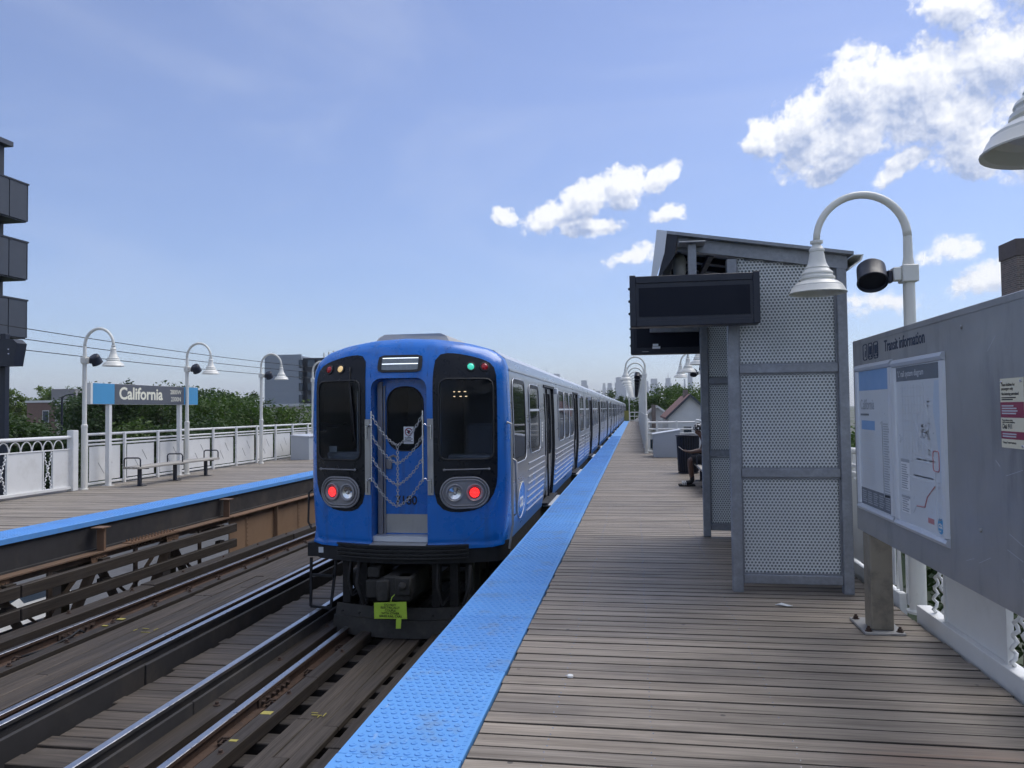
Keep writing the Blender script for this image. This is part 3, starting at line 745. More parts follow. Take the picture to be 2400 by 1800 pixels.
def car_sides(root, y_start, cab):
    body = MB(); Y = lambda v: YC + v
    cuts = [y_start] + [v for d in DOORS for v in d] + [L_CAR]
    for sx in (-1, 1):
        for a, c in zip(cuts[0::2], cuts[1::2]): loft(body, SILL, Y(a), Y(c), sx)
        loft(body, UPPER, Y(y_start), Y(L_CAR), sx)
    # end wall
    ends = [L_CAR] if cab else [y_start, L_CAR]
    for e in ends: body.add([(XC + x, Y(e), z) for x, z in LOOP], [tuple(range(len(LOOP)))])
    bo = body.build('body_side', MAT['side'], root, 40)
    rf = MB()
    for sx in (-1, 1): loft(rf, ROOF, Y(y_start), Y(L_CAR), sx)
    rfo = rf.build('roof', MAT['roof'], root, 60)
    gt_ = MB()
    for sx in (-1, 1): gt_.bar((XC + sx * 1.275, Y(y_start), 2.145), (XC + sx * 1.275, Y(L_CAR), 2.145), .03, .022); gt_.bar((XC + sx * 1.06, Y(y_start + .2), 2.39), (XC + sx * 1.06, Y(L_CAR), 2.39), .012, .03)
    gt_.build('gutter', MAT['roof'], rfo)
    # fluting below the windows
    fl = MB(); segs = [(2.2, 4.2), (6.1, 10.55), (12.5, L_CAR - .15)]
    if not cab: segs[0] = (y_start + .15, 4.2)
    for sx in (-1, 1):
        for a, c in segs:
            for k in range(8):
                z = .13 + k * .1; x = side_x(z) + .004
                fl.prism([(-.011, -.01), (.012, -.006), (.012, .006), (-.011, .01)], Y(a), Y(c), lambda u, v, q_, x=x, z=z, sx=sx: (XC + sx * (x + u), q_, z + v))
    stuff(fl.build('fluting', MAT['flute'], bo))
    # windows
    wins = list(WINS) + ([CAB_WIN] if cab else [(.55, 1.8)])
    for sx in (-1, 1):
        for (a, c) in wins:
            z0, z1 = (.93, 2.03) if (a, c) == CAB_WIN else (.98, 2.0)
            oc = ((Y(a) + Y(c)) / 2, (z0 + z1) / 2)
            out = polar(rrect(Y(a), Y(c), z0, z1, .14), oc, 40); inn = polar(rrect(Y(a) + .05, Y(c) - .05, z0 + .05, z1 - .05, .10), oc, 40)
            f_ = lambda off: (lambda u, v: (XC + sx * (side_x(v) + off), u, v))
            fr = MB().fan(out, f_(.012), 1, oc, inner=inn)
            nn = len(out); fr.add([f_(.012)(*p) for p in out] + [f_(-.002)(*p) for p in out], [(i, (i + 1) % nn, nn + (i + 1) % nn, nn + i) for i in range(nn)])
            w_ = fr.build('window', MAT['rubber'], root, 40)
            MB().fan(inn, f_(.006), 2, oc).build('pane', MAT['glass_side'], w_)
            hl = MB(); hl.box(XC + sx * (side_x(1.62) + .008) - .006, XC + sx * (side_x(1.62) + .008) + .006, Y(a) + .06, Y(c) - .06, 1.60, 1.635)
            if (a, c) != CAB_WIN: hl.build('transom', MAT['alu'], w_)
            hl = MB(); hl.tube([(XC + sx * (side_x(v) + .012), u, v) for u, v in polar(rrect(Y(a) - .012, Y(c) + .012, z0 - .012, z1 + .012, .15), oc, 40)], .006, 5, True)
            hl.build('trim', MAT['alu'], w_, 180)
        # doors
        for (a, c) in DOORS:
            mid = (a + c) / 2
            fr = MB()
            for e, d_ in ((a, 1), (c, -1)): fr.add([(XC + sx * (side_x(z) - k * .07), Y(e), z) for z in (-.05, .6, 1.2, 2.06) for k in (0, 1)], [(0, 1, 3, 2), (2, 3, 5, 4), (4, 5, 7, 6)])
            fr.box(XC + sx * 1.30, XC + sx * 1.20, Y(a), Y(c), 2.02, 2.06); fr.box(XC + sx * 1.20, XC + sx * (1.34), Y(a), Y(c), -.045, -.01)
            dfo = fr.build('door_frame', MAT['rubber'], root)
            for (p, q_) in ((a + .01, mid - .008), (mid + .008, c - .01)):
                oc = ((Y(p) + Y(q_)) / 2, 1.42); outl = polar([(Y(p), -.005), (Y(q_), -.005), (Y(q_), 2.015), (Y(p), 2.015)], oc, 40)
                inn = polar(rrect(Y(p) + .15, Y(q_) - .15, .78, 1.92, .1), oc, 40)
                f_ = lambda u, v: (XC + sx * (side_x(max(v, -.05)) - .055), u, v)
                lf = MB().fan(outl, f_, 3, oc, inner=inn).build('door_leaf', MAT['door_steel'], root, 40)
                MB().fan(inn, lambda u, v: (XC + sx * (side_x(v) - .062), u, v), 1, oc).build('pane', MAT['glass_side'], lf)
                e = MB().bar((XC + sx * (side_x(1) - .045), Y(p) if p > mid else Y(q_), .02), (XC + sx * (side_x(1.9) - .045), Y(p) if p > mid else Y(q_), 2.0), .025, .03); e.build('door_seal', MAT['rubber'], lf)
            MB().cbox(XC + sx * 1.285, XC + sx * 1.35, Y(c) + .1, Y(c) + .28, 1.93, 2.04, .01).build('door_light', MAT['alu'], root)
            MB().cbox(XC + sx * 1.25, XC + sx * 1.40, Y(a) + .05, Y(c) - .05, -.075, -.048, .006).build('threshold', MAT['alu'], root)
    # underframe, trucks and equipment
    uf = MB(); uf.box(XC - 1.22, XC + 1.22, Y(y_start + .1), Y(L_CAR), -.26, -.062); uf.build('underframe', MAT['grime'], root)
    for cy in (2.35, 12.5):
        tk = MB()
        for sx in (-1, 1):
            tk.cbox(XC + sx * 1.02 - .07, XC + sx * 1.02 + .07, Y(cy - 1.15), Y(cy + 1.15), -.80, -.58, .03); tk.box(XC + sx * .98 - .12, XC + sx * .98 + .12, Y(cy - .25), Y(cy + .25), -.58, -.265)
        tk.box(XC - 1.0, XC + 1.0, Y(cy - .2), Y(cy + .2), -.7, -.42)
        tko = tk.build('truck', MAT['grime'], root)
        for ay in (-.95, .95):
            ws = MB()
            for sx in (-1, 1):
                ws.lathe([(.03, -.07), (.36, -.07), (.385, -.055), (.385, .045), (.30, .05), (.28, .02), (.10, .02), (.10, .06), (.01, .06)], 20, (XC + sx * .735, Y(cy + ay), RT + .372), Matrix.Rotation(sx * math.pi / 2, 3, 'Y'))
            ws.tube([(XC - .74, Y(cy + ay), RT + .372), (XC + .74, Y(cy + ay), RT + .372)], .07, 10)
            ws.build('wheelset', MAT['grime2'], tko, 40)
    bx_ = MB(); bx_.cbox(XC - 1.0, XC - .2, Y(5.4), Y(7.6), -.85, -.265, .02); bx_.cbox(XC + .1, XC + 1.1, Y(5.2), Y(6.6), -.78, -.265, .02); bx_.cbox(XC + .2, XC + 1.1, Y(7.0), Y(9.2), -.82, -.265, .02)
    bx_.build('equipment_box', MAT['grime'], root)
    return bo

car = thing('rail_car', 'blue fronted rapid transit car numbered 7180 at the platform', 'rail car', (XC, YC, RT), 'cars of the stopped train')
car_sides(car, .64, True)
hp = MB(); hp.prism([(-.52, 2.50), (.52, 2.50), (.46, 2.60), (.38, 2.64), (-.38, 2.64), (-.46, 2.60)], YC + .60, YC + 3.4, lambda u, v, q_: (XC + u, q_ + (.0 if v < 2.56 else .06), v))
hp.build('roof_fairing', MAT['roofbox'], car)

# blue end cap with openings for the doorway and the two windscreens
bmn = bmesh.new(); rings = []
SS = [.0001, .12, .24, .36, .48, .6, .7, .78, .84, .88, .90, .92, .94, .96, .975, .988, .996, 1.0]
for s_ in SS:
    rings.append([bmn.verts.new((XC + x * s_, YC + FY(x * s_, CZ + (z - CZ) * s_), CZ + (z - CZ) * s_)) for x, z in LOOP])
rings.append([bmn.verts.new((XC + x, YC + .645, z)) for x, z in LOOP])
for a, c in zip(rings, rings[1:]):
    for i in range(96):
        j = (i + 1) % 96
        bmn.faces.new((a[i], a[j], c[j], c[i]))
bmesh.ops.remove_doubles(bmn, verts=bmn.verts[:], dist=.0015)
DW = .355; DT = 2.035; WL = (.50, 1.145, 1.02, 2.02)
for co, no in (((XC - DW, 0, 0), (1, 0, 0)), ((XC + DW, 0, 0), (1, 0, 0)), ((0, 0, DT), (0, 0, 1)), ((0, 0, WL[2]), (0, 0, 1)), ((0, 0, WL[3]), (0, 0, 1)),
               ((XC - WL[0], 0, 0), (1, 0, 0)), ((XC - WL[1], 0, 0), (1, 0, 0)), ((XC + WL[0], 0, 0), (1, 0, 0)), ((XC + WL[1], 0, 0), (1, 0, 0))):
    bmesh.ops.bisect_plane(bmn, geom=bmn.verts[:] + bmn.edges[:] + bmn.faces[:], plane_co=co, plane_no=no, dist=1e-5)
kill = []
for f in bmn.faces:
    c = f.calc_center_median(); x, z = c.x - XC, c.z
    if c.y - YC > .6: continue
    if (abs(x) < DW and z < DT) or (WL[0] < abs(x) < WL[1] and WL[2] < z < WL[3]): kill.append(f)
bmesh.ops.delete(bmn, geom=kill, context='FACES')
front = MB().bm(bmn).build('end_cap', MAT['train_blue'], car, 50)

# doorway: rounded top corners, reveal, door leaf, window, sill
rv = MB(); RD = .27
arch_in = [(-DW, 0), (-DW, 1.90)] + [(-DW + .13 - .13 * math.cos(R(a)), 1.905 + .13 * math.sin(R(a))) for a in range(0, 91, 15)] + [(DW - .13 + .13 * math.sin(R(a)), 1.905 + .13 * math.cos(R(a))) for a in range(0, 91, 15)] + [(DW, 0)]
n = len(arch_in)
rv.add([nose(.0)(*p) for p in arch_in] + [(XC + u, YC + RD, v) for u, v in arch_in], [(i, i + 1, n + i + 1, n + i) for i in range(n - 1)])
for sx in (-1, 1):
    cr = [(sx * DW, 2.037)] + [(sx * (DW - .13 + .13 * math.cos(R(a))), 1.905 + .13 * math.sin(R(a))) for a in range(0, 91, 15)]
    rv.add([nose(.0015)(*p) for p in cr], [(0, i, i + 1) for i in range(1, len(cr) - 1)])
rv.build('door_reveal', MAT['train_blue'], car, 40)
dm = MB(); oc = (0, 1.53); outl = polar([(-DW, .0), (DW, .0), (DW, 2.035), (-DW, 2.035)], oc, 56); inn = polar(rrect(-.225, .245, 1.13, 1.93, .2, 8), oc, 56)
dl = MB().fan(outl, lambda u, v: (XC + u, YC + RD - .005, v), 2, oc, inner=inn).build('end_door', MAT['train_blue'], car)
MB().fan(inn, lambda u, v: (XC + u, YC + RD + .002, v), 1, oc).build('pane', MAT['glass'], dl)
MB().tube([(XC + u, YC + RD - .006, v) for u, v in inn], .011, 6, True).build('window_seal', MAT['rubber'], dl, 180)
MB().box(XC - .27, XC + DW - .01, YC + RD - .012, YC + RD - .0052, .10, .335).build('kick_plate', MAT['stainless'], dl)
MB().box(XC - DW + .002, XC + DW - .002, YC + .08, YC + RD - .006, .02, .085).build('door_sill', MAT['alu'], dl)
tr_ = MB(); tr_.box(XC - .335, XC - .275, YC + RD - .05, YC + RD - .007, .09, 2.0); tr_.box(XC - .262, XC - .245, YC + RD - .03, YC + RD - .007, .09, 1.95); tr_.build('door_track', MAT['grey_frame'], dl)
hd = MB(); hd.cbox(XC - .235, XC - .16, YC + RD - .035, YC + RD - .006, .90, 1.03, .008); hd.tube([(XC - .2, YC + RD - .05, 1.04), (XC - .13, YC + RD - .055, 1.07), (XC - .09, YC + RD - .05, 1.05)], .014, 8); hd.build('door_handle', MAT['grey_frame'], dl, 40)
sk = MB().box(XC - .01, XC + .12, YC + RD - .006, YC + RD - .0045, 1.215, 1.43).build('sticker', MAT['white_print'], dl)
q = MB(); q.tube([(XC + .055 + .045 * math.cos(a), YC + RD - .0065, 1.365 + .045 * math.sin(a)) for a in [k * math.pi / 9 for k in range(18)]], .006, 5, True)
q.bar((XC + .024, YC + RD - .0065, 1.397), (XC + .086, YC + RD - .0065, 1.333), .012, .004, (0, 1, 0)); q.build('prohibition_ring', MAT['maroon'], sk)
q = MB(); q.bar((XC + .055, YC + RD - .0062, 1.34), (XC + .058, YC + RD - .0062, 1.385), .02, .003, (0, 1, 0)); q.bar((XC + .03, YC + RD - .0062, 1.355), (XC + .08, YC + RD - .0062, 1.372), .01, .003, (0, 1, 0))
for k in range(4): q.box(XC + .003, XC + .107 - (k % 2) * .02, YC + RD - .0072, YC + RD - .006, 1.235 + k * .018, 1.243 + k * .018)
q.build('sticker_print', MAT['ink'], sk)
text('car_number', '7180', .155, (XC - .125, YC + RD - .0075, .455), (1, 0, 0), (0, 0, 1), MAT['ink'], dl, .02, squeeze=.92)

# destination sign
ds = MB(); oc = (.01, 2.215); outl = polar(rrect(-.275, .295, 2.105, 2.325, .05), oc, 40); inn = polar(rrect(-.225, .245, 2.135, 2.30, .015), oc, 40)
dso = ds.fan(outl, nose(.012), 1, oc, inner=inn).build('destination_sign', MAT['rubber'], car)
MB().fan(inn, nose(.006), 2, oc).build('sign_face', M('sign_face_grey', (.20, .23, .25), .25, 0, .1, 8), dso)
q = MB()
for z in (2.285, 2.212):
    q.add([nose(.010)(u, z + s_) for u in [-.22 + .046 * k for k in range(11)] for s_ in (-.005, .005)], [(2 * k, 2 * k + 1, 2 * k + 3, 2 * k + 2) for k in range(10)])
q.build('light_bar', MAT['cab_light'], dso)

# black masks with windscreens, marker lights and headlight pods, one set on each side
MASK = smooth_poly([(.43, 1.4), (.43, 2.2), (.47, 2.32), (.60, 2.35), (.85, 2.31), (1.08, 2.24), (1.17, 2.14), (1.185, 1.9), (1.185, .95), (1.175, .68), (1.08, .48), (.90, .39), (.64, .38), (.50, .44), (.44, .58), (.43, .9)], 2)
WIN = rrect(.505, 1.14, 1.025, 2.015, .085)
for sx in (-1, 1):
    oc = (.82, 1.45)
    out = polar(MASK, oc, 72); inn = polar(WIN, oc, 72)
    S_ = lambda pts: [(sx * u, v) for u, v in pts]
    mk = MB().fan(S_(out), nose(.006), 10, (sx * oc[0], oc[1]), inner=S_(inn)).build('window_mask', MAT['mask'], car, 180, fix=True)
    MB().fan(S_(inn), nose(.004), 5, (sx * oc[0], oc[1])).build('windscreen', MAT['glass'], mk, 180)
    MB().tube([nose(.010)(*p) for p in S_(inn)], .013, 6, True).build('windscreen_seal', MAT['rubber'], mk, 180)
    bw = MB().tube([nose(.03)(sx * u, .905) for u in (.57, .7, .85, 1.0, 1.09)], .009, 6)
    for u in (.57, 1.09): bw.lathe([(.016, 0), (.016, .02), (.004, .024)], 8, nose(.03)(sx * u, .905), Matrix.Rotation(math.pi / 2, 3, 'X'))
    bw.build('grab_bar', MAT['grey_frame'], mk, 40)
    MB().fan(rrect(min(sx * .66, sx * .98), max(sx * .66, sx * .98), .84, .885, .01), nose(.012), 2).build('vent', MAT['blackm'], mk)
    # marker lights
    for (u, mt) in (((.80, 'amber_lens'), (.975, 'red_lens')) if sx < 0 else ((.875, 'green_lens'), (1.035, 'red_lens'))):
        c = Vector(nose(.004)(sx * u, 2.165)); rx = nrot(sx * u, 2.165)
        ml = MB().lathe([(.062, 0), (.062, .014), (.045, .018), (.043, .006)], 20, c, rx).build('marker_light', MAT['rubber'], car, 40)
        MB().lathe([(.043, .004), (.040, .018), (.028, .028), (.012, .033), (.0005, .034)], 18, c, rx).build('marker_lens', MAT[mt], ml, 60)
    # headlight pod
    def stadium(a, h, n=14):
        pts = []
        for k in range(n + 1): g_ = R(-90 + 180 * k / n); pts.append((a + h * math.cos(g_), h * math.sin(g_)))
        for k in range(n + 1): g_ = R(90 + 180 * k / n); pts.append((-a + h * math.cos(g_), h * math.sin(g_)))
        return pts
    hc = (sx * .80, .62); HP = lambda pts: [(hc[0] + u, hc[1] + v) for u, v in pts]
    pod = MB().fan(HP(stadium(.095, .175)), nose(.012), 3).build('headlight_pod', MAT['grey_frame'], car, 60)
    rg = MB().tube([nose(.022)(*p) for p in HP(stadium(.095, .185))], .013, 7, True); rg.tube([nose(.026)(*p) for p in HP(stadium(.095, .155))], .011, 7, True)
    rg.build('bezel', MAT['grey_frame'], pod, 180)
    for (du, kind) in ((-.115 * sx, 'clear'), (.115 * sx, 'led')):
        c = Vector(nose(.016)(hc[0] + du, hc[1])); rx = nrot(hc[0] + du, hc[1])
        hl = MB().lathe([(.112, 0), (.112, .014), (.098, .02), (.09, .010), (.075, .006)], 26, c, rx).build('headlight', MAT['grey_frame'], pod, 40)
        if kind == 'clear':
            MB().lathe([(.075, .006), (.055, .002), (.028, -.004), (.001, -.008)], 20, c, rx).build('reflector', MAT['chrome'], hl, 30)
            MB().lathe([(.014, -.004), (.014, .012), (.001, .016)], 10, c, rx).build('bulb', MAT['lens'], hl, 60)
        else:
            MB().lathe([(.075, .006), (.001, .006)], 20, c, rx).build('led_plate', MAT['red_lens'], hl)
            q = MB(); pts = [(0, 0)] + [(rr * math.cos(2 * math.pi * k / nn), rr * math.sin(2 * math.pi * k / nn)) for rr, nn in ((.018, 6), (.036, 12), (.054, 18)) for k in range(nn)]
            for (u, v) in pts: q.lathe([(.0066, .006), (.005, .011), (.0005, .013)], 6, c + rx @ Vector((u, v, 0)), rx)
            stuff(q.build('led_cluster', MAT['led_red'], hl, 60))
for sx in (-1, 1):                                   # panel seams in the moulded end
    q = MB().tube([nose(.001)(sx * u, v) for u, v in ((1.20, .62), (1.14, .44), (1.02, .24), (.86, .09), (.78, .02))], .0035, 5); q.tube([nose(.001)(sx * u, .30) for u in (1.0, 1.1, 1.2, 1.25)], .0025, 5)
    q.tube([nose(.001)(sx * .365, v) for v in (2.05, 2.2, 2.35, 2.5)], .0025, 5); q.build('panel_seam', MAT['seam'], car, 180)
wp = MB(); wp.tube([nose(.03)(-.66, 2.19), nose(.035)(-.63, 1.7), nose(.03)(-.60, 1.25)], .008, 6); wp.tube([nose(.028)(-.64, 1.95), nose(.028)(-.56, 1.18)], .011, 5); wp.build('wiper', MAT['blackm'], car, 180)

# what can be made out inside the cab
ci = MB(); ci.box(XC - 1.2, XC + 1.2, YC + 1.75, YC + 1.78, 0, 2.3); ci.box(XC - 1.22, XC + 1.22, YC + .5, YC + 1.74, .0, .02); ci.box(XC - 1.2, XC + 1.2, YC + .45, YC + 1.74, 2.12, 2.14)
ci.box(XC + .40, XC + .43, YC + .45, YC + 1.74, .03, 2.11); ci.box(XC - .43, XC - .40, YC + .45, YC + 1.74, .03, 2.11)
ci.build('cab_bulkhead', MAT['interior'], car)
cs = MB(); cs.cbox(XC + .5, XC + 1.15, YC + .48, YC + .75, .9, 1.06, .02); cs.cbox(XC - 1.13, XC - .5, YC + .5, YC + .72, .95, 1.10, .02); cs.cbox(XC + .6, XC + 1.05, YC + 1.1, YC + 1.25, .7, 1.45, .04); cs.build('cab_console', MAT['interior_l'], car)
q = MB(); q.box(XC - 1.08, XC - .98, YC + .47, YC + .475, 1.10, 1.18); q.box(XC - .75, XC - .735, YC + .6, YC + .615, 1.1, 1.9); q.box(XC - .62, XC - .55, YC + .7, YC + .8, 1.1, 1.5); q.build('cab_notice', MAT['paper'], car)
q = MB()
for (u, v, l_) in ((.60, 1.86, .02), (.66, 1.86, .03), (.735, 1.86, .03), (.60, 1.80, .022), (.68, 1.80, .028), (.75, 1.80, .028)): q.box(XC + u, XC + u + l_, YC + .42, YC + .425, v, v + .009)
q.build('led_readout', MAT['led_amber'], car)

# gates, bars and chains across the end door
for sx in (-1, 1):
    MB().add([nose(o_)(sx * u, v) for o_ in (.004, .016) for u, v in ((.365, .60), (.435, .60), (.435, 1.53), (.365, 1.53))], [(0, 1, 2, 3), (4, 5, 6, 7), (0, 1, 5, 4), (1, 2, 6, 5), (2, 3, 7, 6), (3, 0, 4, 7)]).build('gate_plate', MAT['stainless'], car)
    gb = MB().tube([nose(.07)(sx * .325, .77), nose(.07)(sx * .325, 1.63)], .010, 8)
    for z in (1.46, .80):
        gb.tube([nose(.07)(sx * .325, z), nose(.07)(sx * .35, z + .01), nose(.05)(sx * .37, z - .02), nose(.02)(sx * .40, z - .02)], .008, 6); gb.tube([nose(.03)(sx * .41, z), nose(.03)(sx * .41, z - .17)], .008, 6)
    gb.build('gate_bar', MAT['chrome'], car, 60)
def chain(p0, p1, sag, n, name='chain'):
    q = MB(); p0, p1 = Vector(p0), Vector(p1)
    path = [p0.lerp(p1, k / n) + Vector((0, -.0, -sag * (1 - .35 * abs(2 * k / n - 1) - .65 * (2 * k / n - 1) ** 2))) for k in range(n + 1)]
    for k in range(n):
        a, c = path[k], path[k + 1]; d = (c - a).normalized(); L_ = (c - a).length * .66
        s1 = Vector((0, 1, 0)) if k % 2 else d.cross(Vector((0, 1, 0))).normalized()
        mid = (a + c) / 2
        pts = [mid + d * (L_ * math.cos(g_)) + s1 * (.0145 * math.sin(g_)) for g_ in [2 * math.pi * i / 10 for i in range(10)]]
        q.tube(pts, .0045, 5, True)
    return q.build(name, MAT['chain'], car, 180)
yb = YC - .055
for z0, zb in ((1.58, 1.21), (1.33, .99), (1.06, .73), (.81, .47)): chain((XC - .318, yb + .005, z0), (XC + .325, yb + .005, z0), z0 - zb, 30)
chain((XC + .005, yb + .012, 1.205), (XC + .005, yb + .012, .48), 0, 22)

# grab rails at the corners and the printed emblem on the side
for sx in (1,):
    x = XC + sx * 1.345
    gr = MB().tube([(x - sx * .06, YC + .42, 1.47), (x, YC + .41, 1.45), (x + sx * .0, YC + .40, 1.2), (x, YC + .40, .7), (x - sx * .0, YC + .42, .2), (x - sx * .05, YC + .42, -.1)], .016, 8)
    gr.tube([(x - sx * .05, YC + .70, 1.0), (x + sx * .01, YC + .68, .97), (x + sx * .01, YC + .68, .30), (x - sx * .05, YC + .70, .26)], .016, 8)
    gr.build('grab_rail', MAT['stainless'], car, 60)
MB().tube([(XC - 1.29, YC + .40, .62), (XC - 1.335, YC + .40, .58), (XC - 1.345, YC + .40, .2), (XC - 1.29, YC + .38, .12)], .014, 8).build('grab_rail', MAT['rubber'], car, 60)
ey, ez = YC + 1.57, .37; exs = lambda v, o_: XC + side_x(v) + o_
em = MB().fan([(ey + .33 * math.cos(a), ez + .25 * math.sin(a)) for a in [2 * math.pi * k / 36 for k in range(36)]], lambda u, v: (exs(v, .008), u, v), 3).build('emblem', MAT['train_blue'], car)
MB().tube([(exs(ez + .25 * math.sin(a), .008), ey + .33 * math.cos(a), ez + .25 * math.sin(a)) for a in [2 * math.pi * k / 36 for k in range(36)]], .006, 5, True).build('emblem_ring', MAT['white'], em, 180)
text('emblem_letters', 'cta', .29, (XC + side_x(.35) + .012, ey - .21, ez - .085), (0, 1, 0), (0, 0, 1), MAT['white'], em, .02, shear=.2)
q = MB()
for k in range(7): q.box(XC + side_x(1.2) + .002, XC + side_x(1.2) + .006, YC + 3.85, YC + 3.99, 1.08 + k * .05, 1.11 + k * .05)
stuff(q.build('car_data_print', MAT['white'], car))

# skirt, anticlimber, coupler, plough and step below the front
bk = MB().add([nose(o_)(u, 0.1)[:2] + (z,) for z in (.0, -.24) for o_ in (-.03,) for u in [-1.29 + 2.58 * k / 20 for k in range(21)]], [(k, k + 1, 22 + k, 21 + k) for k in range(20)])
bk.add([nose(o_)(u, 0.1)[:2] + (-.24,) for o_ in (-.03, -.6) for u in [-1.29 + 2.58 * k / 20 for k in range(21)]], [(k, k + 1, 22 + k, 21 + k) for k in range(20)])
bk.build('skirt', MAT['blackm'], car)
ac = MB()
for k, z in enumerate((-.005, -.055, -.105, -.150)):
    pr = [(u, .10 + .0 * u) for u in [-.84 + 1.68 * i / 16 for i in range(17)]]
    f1 = [(XC + u, YC - .07 + .24 * u * u, z) for u, _ in pr]; f2 = [(XC + u, YC - .02 + .24 * u * u, z) for u, _ in pr]
    ac.add([(p[0], p[1], z - .018) for p in f1] + [(p[0], p[1], z) for p in f1] + [(p[0], p[1] + .16, z) for p in f2] + [(p[0], p[1] + .16, z - .018) for p in f2],
           [(r_ * 17 + i, r_ * 17 + i + 1, ((r_ + 1) % 4) * 17 + i + 1, ((r_ + 1) % 4) * 17 + i) for r_ in range(4) for i in range(16)])
ac.add([(XC + u, YC - .02 + .24 * u * u, z) for z in (-.01, -.16) for u in [-.84 + 1.68 * i / 16 for i in range(17)]], [(i, i + 1, 18 + i, 17 + i) for i in range(16)])
aco = ac.build('anticlimber', MAT['rubber'], car)
MB().add([(XC - .36, YC - .055, .003), (XC + .35, YC - .055, .003), (XC + .35, YC + .1, .018), (XC - .35, YC + .1, .018)], [(0, 1, 2, 3)]).add([(XC - .36, YC - .055, .003), (XC + .35, YC - .055, .003), (XC + .35, YC - .055, -.003), (XC - .36, YC - .055, -.003)], [(0, 1, 2, 3)]).build('step_plate', MAT['stainless'], aco)
cp = MB(); cp.cbox(XC - .16, XC + .18, YC - .12, YC + .75, -.66, -.36, .02); cp.cbox(XC - .24, XC - .08, YC - .16, YC + .1, -.66, -.40, .02); cp.cbox(XC + .0, XC + .2, YC - .18, YC + .1, -.58, -.36, .02)
cp.cbox(XC - .43, XC - .27, YC + .0, YC + .25, -.66, -.44, .015); cp.cbox(XC - .42, XC - .26, YC + .04, YC + .25, -.42, -.29, .015)
cp.lathe([(.05, 0), (.045, .05), (.02, .07), (.002, .075)], 12, (XC + .1, YC - .18, -.46), Matrix.Rotation(math.pi / 2, 3, 'X'))
cp.build('coupler', MAT['grime2'], car, 40)
hs = MB()
for (x0, x1, z0, z1, r_) in ((-.55, -.45, -.25, -.72, .03), (.46, .54, -.25, -.72, .018), (-.66, -.6, -.25, -.62, .018), (.86, .8, -.26, -.7, .022)):
    hs.tube([(XC + x0, YC + .12, z0), (XC + x0 + .02, YC - .02, (z0 + z1) / 2), (XC + x1, YC + .0, z1), (XC + x1 + .03, YC + .2, z1 + .06)], r_, 7)
hs.build('air_hose', MAT['grime'], car, 60)
pl = MB(); cols = 14
PLW = [-.93 + 1.86 * i / cols for i in range(cols + 1)]
pl.add([(XC + u, YC + .10 + .22 * u * u + dy_, z) for (z, dy_) in ((-.80, .05), (-.93, .0), (-.935, -.06), (-1.135, -.10), (-1.155, -.04)) for u in PLW], [(r_ * (cols + 1) + i, r_ * (cols + 1) + i + 1, (r_ + 1) * (cols + 1) + i + 1, (r_ + 1) * (cols + 1) + i) for r_ in range(4) for i in range(cols)])
plo = pl.build('plough', MAT['grime2'], car, 40)
q = MB()
for u in (-.8, -.55, .4, .62, .8): q.lathe([(.016, 0), (.016, .02), (.004, .026)], 6, (XC + u, YC + .10 + .22 * u * u - .05, -.87), Matrix.Rotation(math.pi / 2, 3, 'X')); q.box(XC + u - .05, XC + u + .05, YC + .2 + .2 * u * u, YC + .3 + .2 * u * u, -.8, -.25)
q.build('plough_bracket', MAT['grime'], plo)
sp = MB()
for (a, c) in (((-1.44, -.24), (-1.45, -.86)), ((-1.10, -.24), (-1.18, -.88)), ((-1.45, -.86), (-1.18, -.88)), ((-1.44, -.46), (-1.12, -.47)), ((-1.42, -.06), (-1.08, -.09))):
    sp.bar((XC + .17 + a[0], YC + .32, a[1]), (XC + .17 + c[0], YC + .32, c[1]), .03, .03, (0, 1, 0))
sp.box(XC - 1.31, XC - .86, YC + .30, YC + .5, -.22, -.05); sp.build('side_step', MAT['blackm'], car)
MB().box(XC - 1.16, XC - 1.08, YC + .292, YC + .299, -.17, -.10).build('data_plate', MAT['paper'], car)
for sx in (-1, 1):
    th_ = MB().box(XC + sx * 1.1 - .05, XC + sx * 1.1 + .05, YC + 1.5, YC + 3.1, -.9, -.8); th_.build('shoe_beam', MAT['grime'], car)
tg_ = thing('warning_tag', 'lime green warning tag hanging from the train coupler', 'tag', (XC - .05, YC - .2, -.84))
q = MB(); q.prism([(-.252, -.662), (.150, -.640), (.152, -.845), (-.255, -.855)], YC - .20, YC - .194, lambda u, v, s_: (XC + u, s_ - (.66 + v) * .08, v)); q.build('tag_sheet', MAT['lime'], tg_)
q = MB(); q.prism([(.02, -.845), (.085, -.843), (.075, -.96), (.015, -.962)], YC - .19, YC - .186, lambda u, v, s_: (XC + u, s_, v)); q.build('tag_tail', MAT['lime'], tg_)
MB().tube([(XC - .05, YC - .185, -.66), (XC - .04, YC - .16, -.60), (XC - .02, YC - .12, -.58)], .006, 5).build('tag_cord', MAT['lime'], tg_)
for k, s_ in enumerate(('DO NOT', 'ELECTRICALLY', 'COUPLE', 'WITH OTHER', 'SERIES RAIL CARS')):
    zz = -.692 - k * .0345; text('tag_lettering', s_, .036, (XC - .05, YC - .2035 - (.66 + zz) * .08, zz), (1, 0, -.0), (0, -.08, .9968), MAT['ink'], tg_, .012, 'CENTER')

